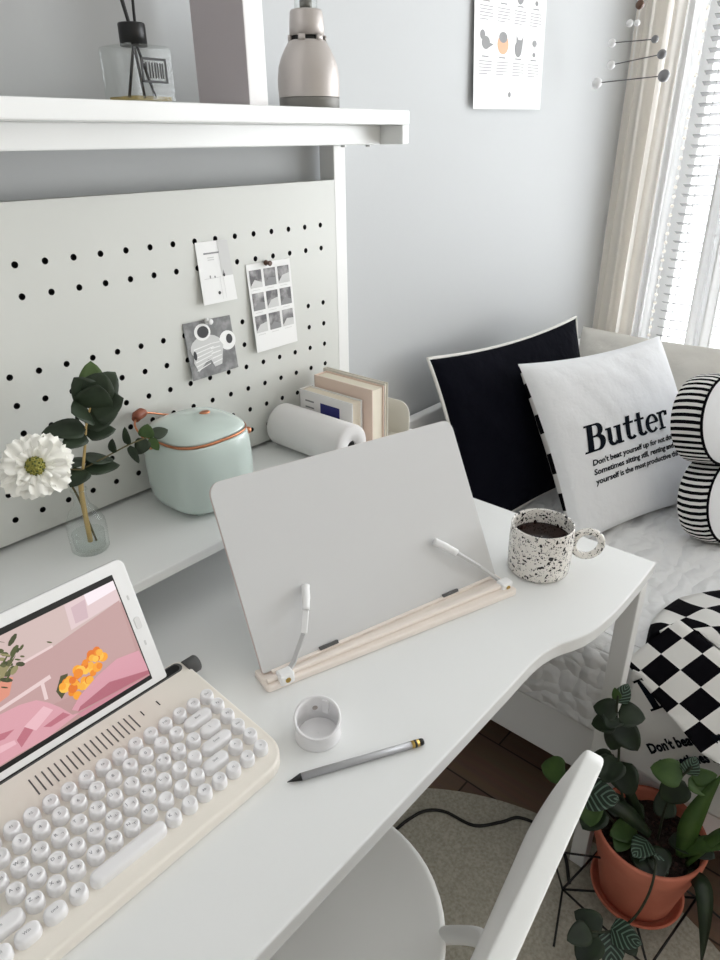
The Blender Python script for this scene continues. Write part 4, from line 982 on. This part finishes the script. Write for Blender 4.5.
# left leaves by the chair
SHF = .955
stem([(.93, .19, .19), (.93, .27, .24), (.93, .315, .26)]); lf((.93, .315, .255), (-.1, .95, -.25), (-.6, 0, .8), .05, .05, 'leafb')
lf((.905, .272, .262), (.1, -.75, .25), (-.65, -.1, .75), .066, .058, 'leafv'); lf((.915, .26, .25), (-.4, -.3, -.7), (-.8, -.1, .5), .055, .05, 'leafb'); lf((.93, .24, .225), (-.6, .2, -.5), (-.5, 0, .8), .055, .055, 'leafd')
# right upper cluster
SHF = 1
stem([(.955, .14, .19), (.955, .142, .28), (.952, .132, .36), (.95, .120, .40)])
lf((.95, .124, .380), (.2, -.15, 1), (-.9, -.2, .2), .036, .030, 'leafv'); lf((.95, .128, .372), (-.2, .9, -.12), (-.6, -.1, .75), .052, .046, 'leafb')
lf((.95, .124, .362), (-.3, .35, -.75), (-.85, -.1, .4), .058, .048, 'leafd'); lf((.95, .120, .372), (.1, -.95, -.1), (-.55, -.2, .8), .042, .034, 'leafb'); lf((.95, .116, .378), (.2, -.7, .45), (-.7, -.3, .5), .04, .03, 'leafb')
# strap leaves
def strap(P, W, m, nr): 
    pts = spline([V_(p) - GO for p in P], 8); mb = MB(); nr = V_(nr); o = 0; n = len(pts)
    for i, p in enumerate(pts):
        tt = (pts[min(i+1, n-1)] - pts[max(i-1, 0)]).normalized(); s = tt.cross(nr).normalized(); u = i / (n-1); w = W * .5 * (min(1, .45 + u * 2.2)) * (1 - max(0, (u - .35) / .65) ** 1.6) + .0004
        k = tt.cross(s) * (-.25 * w)
        mb.v += [tuple(p + s * w), tuple(p + k), tuple(p - s * w)]
    for i in range(n - 1):
        for j in (0, 1): a = i * 3 + j; mb.f.append((a, a+1, a+4, a+3)); mb.m.append(0); mb.sm.append(True)
    mb.build('strap_leaf', m, pp, solid=.0007)
strap([(.955, .165, .20), (.940, .190, .265), (.930, .212, .320), (.925, .238, .365)], .022, 'leafd', (-.9, .1, .3))
strap([(.93, .150, .225), (.905, .195, .275), (.895, .235, .285), (.885, .262, .28)], .028, 'leafd', (-.5, .0, .85))
strap([(.935, .097, .21), (.938, .097, .29), (.945, .090, .35), (.955, .076, .415)], .032, 'leafb', (-.9, -.2, .1))
strap([(.935, .095, .22), (.938, .07, .265), (.94, .03, .295), (.945, -.03, .28)], .026, 'leafb', (-.4, .0, .9))
strap([(.935, .085, .20), (.938, .055, .30), (.94, .025, .325), (.945, -.02, .335)], .018, 'leafb', (-.5, .2, .85))
strap([(.925, .08, .20), (.90, .05, .215), (.875, .03, .17), (.86, .015, .09)], .028, 'leafd', (-.6, -.4, .7))
# low leaves over the soil
rr = random.Random(3)
for P_, d_, L_, m_ in (((.935, .175, .215), (-.6, .35, .1), .055, 'leafb'), ((.925, .150, .215), (-.7, .1, .1), .05, 'leafv'), ((.93, .135, .21), (-.6, -.3, -.1), .055, 'leafd'), ((.91, .16, .205), (-.5, -.5, -.1), .05, 'leafd'),
                       ((.955, .17, .23), (-.2, .8, .1), .05, 'leafd'), ((.915, .13, .21), (-.75, -.15, -.45), .06, 'leafv'), ((.96, .12, .225), (-.4, -.6, .2), .05, 'leafd'), ((.975, .14, .23), (.3, .2, .3), .05, 'leafd'),
                       ((.94, .20, .235), (-.2, .7, .3), .05, 'leafd'), ((.965, .10, .22), (-.1, -.8, .1), .05, 'leafd'), ((.92, .185, .21), (-.8, .0, .0), .045, 'leafb')):
    lf(P_, d_, (-.45, -.1, .85), L_, L_ * .8, m_)
# trailing stem over the rim
stem([(.91, .14, .20), (.875, .122, .235), (.845, .115, .20), (.825, .125, .14), (.80, .15, .11), (.775, .175, .115)])
for P_, d_, L_, m_ in (((.79, .160, .115), (-.1, .85, .1), .050, 'leafd'), ((.80, .150, .12), (-.05, -.85, .25), .052, 'leafv'), ((.785, .165, .105), (-.6, .15, -.5), .058, 'leafd'), ((.80, .150, .11), (-.5, -.35, -.5), .056, 'leafv'), ((.775, .175, .12), (-.7, .4, -.1), .045, 'leafd'), ((.81, .14, .12), (-.35, -.75, -.25), .045, 'leafd')):
    lf(P_, d_, (-.6, -.1, .75), L_, L_ * .85, m_)

# ================================================================== BED
BO = V_((1.62, -.1, 0))
bd = thing('bed', 'white bed with quilted cover standing beside the desk and under the window', 'bed', BO)
def bb(name, a, b, m='frame', bev=.004):
    mb = MB(); mb.box(V_(a) - BO, V_(b) - BO); return mb.build(name, m, bd, bevel=bev)
bb('frame', (1.054, -1.1, .137), (2.20, .90, .30)); bb('headboard_rail', (1.06, .905, .695), (2.20, .930, .737)); bb('headboard_panel', (1.06, .908, .14), (2.20, .926, .56))
for x in (1.064, 2.16):
    bb('headboard_post', (x, .906, .0), (x + .035, .929, .696))
for x, y in ((1.09, .84), (2.12, .84), (1.09, -1.05), (2.12, -1.05)): bb('leg', (x, y, 0), (x + .05, y + .05, .137))
bb('mattress', (1.065, -1.08, .30), (2.19, .895, .455), 'whitecloth', .03)
mb = MB(); prof = [(1.040, .283), (1.0405, .33), (1.041, .38), (1.0425, .43), (1.048, .455), (1.060, .470), (1.080, .478), (1.12, .480), (1.4, .480), (1.8, .480), (2.15, .478), (2.19, .470), (2.203, .45), (2.204, .31)]
pp_ = spline([(x, 0, z) for x, z in prof], 4)
def fn(u, v):
    k = u * (len(pp_) - 1); i = min(int(k), len(pp_) - 2); p = pp_[i].lerp(pp_[i+1], k - i); y = -1.11 + 2.008 * v
    w = .004 * noise.noise(V_((p.x * 7, y * 7, p.z * 9))) + .002 * noise.noise(V_((p.x * 22, y * 22, p.z * 22)))
    side = 1 if p.z < .46 else 0
    return V_((p.x - (abs(w) * 1.2 if side else 0), y, p.z + (0 if side else w))) - BO
mb.grid(fn, (len(pp_) - 1) * 2, 160); mb.build('quilt', 'quilt', bd, solid=.006, solid_off=1)

class Pad:
    def __init__(s, o, th, al, W, H, T, seed=0, pinch=.07, wr=.006):
        s.o = V_(o); s.d = V_((math.cos(th), math.sin(th), 0)); s.n = V_((-math.sin(th) * math.sin(al), math.cos(th) * math.sin(al), math.cos(al))); s.f = s.d.cross(s.n)
        s.W, s.H, s.T, s.seed, s.pinch, s.wr = W, H, T, seed, pinch, wr; s.Tb = T
    def P(s, a, b, side=1, e=0):
        u, v = 2*a - 1, 2*b - 1
        x = .5 + .5 * u * (1 - s.pinch * (1 - v*v)); y = .5 + .5 * v * (1 - s.pinch * (1 - u*u))
        h = (s.T if side > 0 else s.Tb) * (max(0, (1 - u*u) * (1 - v*v))) ** .42
        k = min(1, 4 * (1 - max(abs(u), abs(v))) + .0)
        h += s.wr * k * (noise.noise(V_((a * 5, b * 5, s.seed))) + .6 * noise.noise(V_((a * 11 + b * 6, b * 4 - a * 3, s.seed + 5))))
        return s.o + s.d * (x * s.W) + s.n * (y * s.H) + s.f * (side * h + e) - s.base
    def edge(s, k=24):
        q = [(i / k, 0) for i in range(k)] + [(1, i / k) for i in range(k)] + [(1 - i / k, 1) for i in range(k)] + [(0, 1 - i / k) for i in range(k + 1)]
        return [s.P(a, b) for a, b in q]
def cushion(name, label, cat, pad, front, back, group=None, checker=None, n=42, names=('front_panel', 'back_panel')):
    pad.base = pad.o + pad.d * pad.W / 2
    t = thing(name, label, cat, pad.base, 0, group)
    mb = MB(); mb.grid(lambda u, v: pad.P(u, v, 1), n, n); mb.build(names[0], front, t)
    mb = MB(); cz_ = lambda q: .5 - .5 * math.cos(PI * q)
    mb.grid(lambda u, v: pad.P(cz_(u), cz_(v), -1), n, n, (lambda i, j: (i // 3 + j // 3) % 2) if checker else 0); mb.build(names[1], back, t)
    return t
# navy cushion with white piping
p = Pad((1.185, .722, .484), -.1385, .335, .575, .436, .046, 2, .085)
t = cushion('throw_cushion', 'navy cushion with white piping leaning on the grey wall behind the printed cushion', 'cushion', p, 'navy', 'navy')
mb = MB(); mb.tube(p.edge(), .0042, 8); mb.build('piping', 'whitecloth', t)
# printed cushion
p = Pad((1.328, .520, .484), -.335, .575, .49, .445, .060, 9, .065); p.Tb = .078
t = cushion('throw_cushion', 'white cushion printed with the word Butter, checkered on its back', 'cushion', p, 'cotton', ['blackcloth', 'whitecloth'], None, True)
mb = MB(); polys_, Wd = word('Butter', .104, .22)
def put(x, y): return p.P(.125 + x / p.W, .44 + .88 * y / p.H + .03 * x / p.W, 1, .0016)
for k, pl in enumerate(polys_):
    # subdivide each stroke quad so it follows the padding
    if len(pl) == 4:
        A, B_, C_, D_ = pl
        g = [[put(A[0]*(1-s)*(1-r)+B_[0]*s*(1-r)+C_[0]*s*r+D_[0]*(1-s)*r, A[1]*(1-s)*(1-r)+B_[1]*s*(1-r)+C_[1]*s*r+D_[1]*(1-s)*r) for s in (0, .5, 1)] for r in (0, .5, 1)]
        o = mb.add([q_ for row in g for q_ in row], [], 0)
        for r in range(2):
            for s in range(2): a = o + r*3 + s; mb.f.append((a, a+1, a+4, a+3)); mb.m.append(0); mb.sm.append(True)
fp_ = [c_ for c_ in t.children if c_.name.startswith('front_panel')][0]; mb.build('lettering', 'ink', fp_)
mb = MB()
for k, s in enumerate(("Don't beat yourself up for not doing better", "Sometimes sitting still, resting and doing", "yourself is the most productive thing")):
    text_on(mb, s, .0215, lambda v, k=k: put(.014 + v.x, -.036 - .026 * k + v.y), 0, shear=.1, off=.0006, space=.96)
mb.build('small_lettering', 'ink', fp_)
# pillows under the window
def pillow(lab, o, th, al, W, H, T, seed, m):
    p = Pad(o, th, al, W, H, T, seed, .04, .012)
    return cushion('bed_pillow', lab, 'pillow', p, m, m, None, None, 30, ('front_side', 'back_side'))
pillow('cream pillow leaning in the corner under the cream curtain', (1.985, .90, .482), -PI/2, .35, .46, .33, .07, 4, 'cream')
pillow('white pillow under the window behind the striped flower cushion', (1.985, .40, .482), -PI/2, .33, .62, .345, .07, 6, 'whitecloth')

# flower shaped cushion with striped side band
fnm = V_((-.25, -.93, .26)).normalized(); c1, c2 = V_((1.583, .272, .588)), V_((1.585, .320, .768)); e2 = (c2 - c1).normalized(); e2 = (e2 - fnm * e2.dot(fnm)).normalized(); e1 = e2.cross(fnm).normalized()
D_, R_ = .1335, .098; fc = (c1 + c2) / 2 + e1 * .0945; FB = V_((fc.x, fc.y + .03, .482))
t = thing('flower_cushion', 'white flower shaped cushion with black and white striped side band', 'cushion', FB)
def rad(a):
    d_ = (a + 2 * PI) % (PI / 2) - PI / 4; return D_ * math.cos(d_) + math.sqrt(max(0, R_**2 - (D_ * math.sin(d_))**2))
NS = 216; GW = .072
angs = []; # equal arc length
S = [(2 * PI * k / 4000) for k in range(4001)]; acc = [0]
for k in range(1, 4001):
    a, b = S[k-1], S[k]; pa = (rad(a)*math.cos(a), rad(a)*math.sin(a)); pb = (rad(b)*math.cos(b), rad(b)*math.sin(b)); acc.append(acc[-1] + math.hypot(pb[0]-pa[0], pb[1]-pa[1]))
j = 0
for k in range(NS):
    tgt = acc[-1] * k / NS
    while acc[j] < tgt: j += 1
    angs.append(S[j])
def fp(a, k, w): r = rad(a) * k; return fc + e1 * (r * math.cos(a)) + e2 * (r * math.sin(a)) + fnm * w - FB
mb = MB(); rows_ = [(1.0, 0), (1.025, -.015), (1.035, -GW/2), (1.025, -GW + .015), (1.0, -GW)]
vs = [fp(a, k, w) for k, w in rows_ for a in angs]
for r in range(len(rows_) - 1):
    pass
mb.add(vs, [], 0)
for r in range(len(rows_) - 1):
    for i in range(NS): mb.f.append((r*NS+i, r*NS+(i+1) % NS, (r+1)*NS+(i+1) % NS, (r+1)*NS+i)); mb.m.append(i % 2); mb.sm.append(True)
mb.build('striped_band', ['blackcloth', 'whitecloth'], t)
for nm_, sg, w0 in (('front_panel', 1, 0), ('back_panel', -1, -GW)):
    mb = MB(); K = 14; vs = []
    for k in range(K + 1):
        q_ = k / K
        for a in angs[::2]:
            d_ = (a + 2 * PI) % (PI / 2) - PI / 4; h = .040 * (1 - q_ ** 2.2) - (.030 * math.exp(-(q_ / .22) ** 2)); h -= .012 * (abs(d_) / (PI/4)) ** 4 * q_ * (1 - q_) * 4
            vs.append(fp(a, max(q_, .002), w0 + sg * h))
    n = NS // 2; mb.add(vs, [(k*n+i, k*n+(i+1) % n, (k+1)*n+(i+1) % n, (k+1)*n+i) for k in range(K) for i in range(n)], 0, True); mb.build(nm_, 'cotton', t)
mb = MB(); mb.tube([fp(a, 1.005, .001) for a in angs[::2] + angs[:1]], .003, 6); mb.build('piping', 'blackcloth', t)
mb = MB(); mb.sphere(fc + fnm * .012 - FB, .011, 12, 8); mb.build('button', 'blackcloth', t)

# checkered blanket hanging over the edge of the bed
G0 = V_((1.101, .208, .523)); au = V_((-.22, -.95, -.22)).normalized(); bu = V_((-.63, .456, -.63)).normalized(); CA, CB = .040, .046
LB = V_((1.10, .05, .483))
t = thing('checkered_blanket', 'black and white checkered blanket folded over the edge of the bed', 'blanket', LB)
NI, SUB = 13, 6
def top(i, j):
    p = G0 + au * (i * CA) + bu * (j * CB)
    nn_ = bu.cross(au).normalized()
    if nn_.z < 0: nn_ = -nn_
    p += nn_ * (.006 * math.sin(i * .9 + .5) * math.sin(j * 1.1 + .6) - .010 * max(0, -j) ** 2)
    if i > 4: p += V_((.012, 0, .010)) * (i - 4)
    return p
def fold(u, v):
    i = -.75 + u * NI; j0 = -.55; j1 = 2.15 + .15 * min(i + .75, 6); j = j0 + (j1 - j0) * v
    return top(i, j)
# cells follow the weave, so colour by weave coordinates
mb = MB(); nu, nv = NI * 8, 30
vs = [fold(a / nu, b / nv) - LB for b in range(nv + 1) for a in range(nu + 1)]; mb.add(vs, [], 0)
mb = MB()
def cells(i0, i1, jlim, name):
    """quads on a weave-aligned lattice, clipped to the blanket's edge"""
    mb = MB(); st = .25; idx = {}
    def vid(i, j):
        k = (round(i, 4), round(j, 4))
        if k not in idx: idx[k] = len(mb.v); mb.v.append(tuple(top(i, j) - LB))
        return idx[k]
    ni = int((i1 - i0) / st)
    for a in range(ni):
        ia, ib = i0 + a * st, i0 + (a + 1) * st; j = jlim[0]
        ja_end, jb_end = jlim[1](ia), jlim[1](ib)
        while True:
            jn = j + st; fa, fb = min(jn, ja_end), min(jn, jb_end)
            if j >= ja_end and j >= jb_end: break
            col = 1 if (math.floor((ia + ib) / 2) + math.floor(j + st / 2)) % 2 == 0 else 0
            mb.f.append((vid(ia, min(j, ja_end)), vid(ib, min(j, jb_end)), vid(ib, fb), vid(ia, fa))); mb.m.append(col); mb.sm.append(True); j = jn
    return mb.build(name, ['blackcloth', 'whitecloth'], t, solid=.007, solid_off=-1)
cells(-.75, 12.25, (-.5, lambda i: 2.15 + .15 * min(i + .75, 6)), 'front_fold')
# rear fold lying on the bed
E_ = spline([(1.090, .262, .488), (1.150, .275, .488), (1.225, .272, .488), (1.300, .258, .488), (1.365, .215, .488), (1.42, .12, .488), (1.45, -.02, .488), (1.46, -.2, .488)], 8)
def rear(u, v):
    k = u * (len(E_) - 1); i = min(int(k), len(E_) - 2); e = E_[i].lerp(E_[i+1], k - i); f = top(-.6 + u * 10, -.5) + V_((.004, 0, -.012))
    p = e.lerp(f, v); p.z += .050 * math.sin(PI * min(1, v * .9)) * (.25 + .75 * min(1, u * 3)) + .008 * math.sin(v * 7 + u * 9)
    return p - LB
mb = MB(); mb.grid(rear, 32, 12, lambda i, j: (i // 4 + j // 4) % 2); mb.build('rear_fold', ['blackcloth', 'whitecloth'], t, solid=.006)
# white printed side hanging below the fold
def panel(y, s):   # s 0 at the fold, 1 at the hem
    i = (.208 - y) / .0345; e = top(i, 2.15 + .15 * min(max(i + .75, 0), 6)) if i > -.75 else V_((1.05, y, .474))
    hem = V_((1.028 - .010 * math.sin(y * 14), 0, .255))
    x = e.x + .006 + (hem.x - e.x - .006) * s ** .8; z = e.z - .004 + (hem.z - e.z) * s
    return V_((min(x, 1.030), y, z))
mb = MB(); mb.grid(lambda u, v: panel(.262 - .58 * u, v) - LB, 60, 24); pside = mb.build('printed_side', 'whitecloth', t, solid=.003)
def on_panel(rx, uy, org):   # lettering runs upwards to the right on the hanging side
    br, bz = .63, .777
    y = org[0] - (rx * br - uy * bz); z = org[1] + rx * bz + uy * br
    i = (.208 - y) / .0345; ez = top(i, 2.15 + .15 * min(max(i + .75, 0), 6)).z if i > -.75 else .474
    s = min(1, max(0, (ez - .004 - z) / (ez - .255 + 1e-6))); q_ = panel(y, s); return V_((q_.x - .0032, y, z)) - LB
mb = MB()
text_on(mb, "Don't beat yourself", .025, lambda v: on_panel(v.x, v.y, (.199, .309)), 0, off=.0012, shear=.1)
text_on(mb, "Sometimes sitting", .025, lambda v: on_panel(v.x, v.y, (.172, .292)), 0, off=.0012, shear=.1)
mb.build('small_lettering', 'ink', pside); mb = MB(); polys_, Wd = word('B', .085, .15)
zcut = lambda y: top((.208 - y) / .0345, 2.15 + .15 * min(max((.208 - y) / .0345 + .75, 0), 6)).z
for pl in polys_:
    q_ = [on_panel(x + .060, y + .068, (.200, .312)) for x, y in pl]
    if all((v.z + LB.z) < zcut(v.y + LB.y) - .004 for v in q_): mb.add(q_, [tuple(range(len(q_)))])
mb.build('lettering', 'ink', pside)

# ================================================================== MOBILE
MBs = V_((1.9, .78, 2.45))
t = thing('hanging_mobile', 'hanging mobile of thin rods with grey and pearl balls in front of the curtain', 'mobile', MBs)
mb = MB(); mb.tube([(0, 0, 0), (0, 0, -.995)], .0007, 6); mb.build('thread', 'pinw', t)
def mball(y, z, r, m):
    mb = MB(); mb.sphere(V_((1.9, y, z)) - MBs, r, 20, 12); mb.build('ball', m, t)
mball(.781, 1.612, .010, 'balld'); mball(.800, 1.577, .008, 'ballw'); mball(.782, 1.576, .007, 'ballw')
for y0, z0, y1, z1, r0, r1, m0, m1 in ((.838, 1.540, .733, 1.539, .0095, .0085, 'ballw', 'ballg'), (.833, 1.493, .711, 1.507, .010, .0105, 'ballw', 'ballg'), (.864, 1.456, .698, 1.462, .0125, .0135, 'ballw', 'ballg')):
    mb = MB(); mb.tube([V_((1.9, y0, z0)) - MBs, V_((1.9, y1, z1)) - MBs], .0012, 6); mb.build('rod', 'slotgrey', t)
    mball(y0, z0, r0, m0); mball(y1, z1, r1, m1)

# ================================================================== LIGHT AND CAMERA
w = bpy.data.worlds.new('World'); SC.world = w; w.use_nodes = True
bg = w.node_tree.nodes['Background']; bg.inputs[0].default_value = (1, .97, .93, 1)
wt = w.node_tree; tc = wt.nodes.new('ShaderNodeTexCoord'); sx = wt.nodes.new('ShaderNodeSeparateXYZ'); wt.links.new(tc.outputs['Generated'], sx.inputs[0])
mr = wt.nodes.new('ShaderNodeMapRange'); mr.interpolation_type = 'SMOOTHSTEP'; mr.inputs['From Min'].default_value = .15; mr.inputs['From Max'].default_value = .6
mr.inputs['To Min'].default_value = .5; mr.inputs['To Max'].default_value = 1.5
wt.links.new(sx.outputs[0], mr.inputs['Value']); wt.links.new(mr.outputs[0], bg.inputs[1])
mc = wt.nodes.new('ShaderNodeMapRange'); mc.inputs['From Min'].default_value = .15; mc.inputs['From Max'].default_value = .6; wt.links.new(sx.outputs[0], mc.inputs['Value'])
mxc = wt.nodes.new('ShaderNodeMixRGB'); mxc.inputs[1].default_value = (1, .94, .82, 1); mxc.inputs[2].default_value = (.97, .985, 1, 1); wt.links.new(mc.outputs[0], mxc.inputs[0]); wt.links.new(mxc.outputs[0], bg.inputs[0])
def area(name, loc, rot, sx, sy, P, col=(1, 1, 1)):
    l = bpy.data.lights.new(name, 'AREA'); l.shape = 'RECTANGLE'; l.size = sx; l.size_y = sy; l.energy = P; l.color = col
    o = bpy.data.objects.new(name, l); COL.objects.link(o); o.location = loc; o.rotation_euler = rot; return o
area('window_daylight', (XWIN + .30, (WY0 + WY1) / 2, (WZ0 + WZ1) / 2), (0, math.radians(90), 0), WZ1 - WZ0 + .2, WY1 - WY0 + .2, 108, (.99, .995, 1))

f, yaw, pit, rol = 680.02, math.radians(48.3898), math.radians(26.4711), math.radians(-.74193)
fw = V_((math.sin(yaw) * math.cos(pit), math.cos(yaw) * math.cos(pit), -math.sin(pit))); r0 = V_((math.cos(yaw), -math.sin(yaw), 0)); u0 = r0.cross(fw)
r = r0 * math.cos(rol) + u0 * math.sin(rol); u = u0 * math.cos(rol) - r0 * math.sin(rol)
cd = bpy.data.cameras.new('camera'); co = bpy.data.objects.new('camera', cd); COL.objects.link(co)
cd.sensor_fit = 'HORIZONTAL'; cd.sensor_width = 36; cd.lens = f * 36 / 720; cd.clip_start = .02
m4 = Matrix((r, u, -fw)).transposed().to_4x4(); m4.translation = (0, 0, 1.33); co.matrix_world = m4
SC.camera = co
vs_ = SC.view_settings; vs_.view_transform = 'Standard'; vs_.look = 'None'; vs_.gamma = 1; vs_.use_curve_mapping = False; vs_.exposure = 0.63
SC.cycles.use_denoising = True; SC.cycles.max_bounces = 10; SC.cycles.diffuse_bounces = 6; SC.cycles.transparent_max_bounces = 16; SC.cycles.sample_clamp_indirect = 6
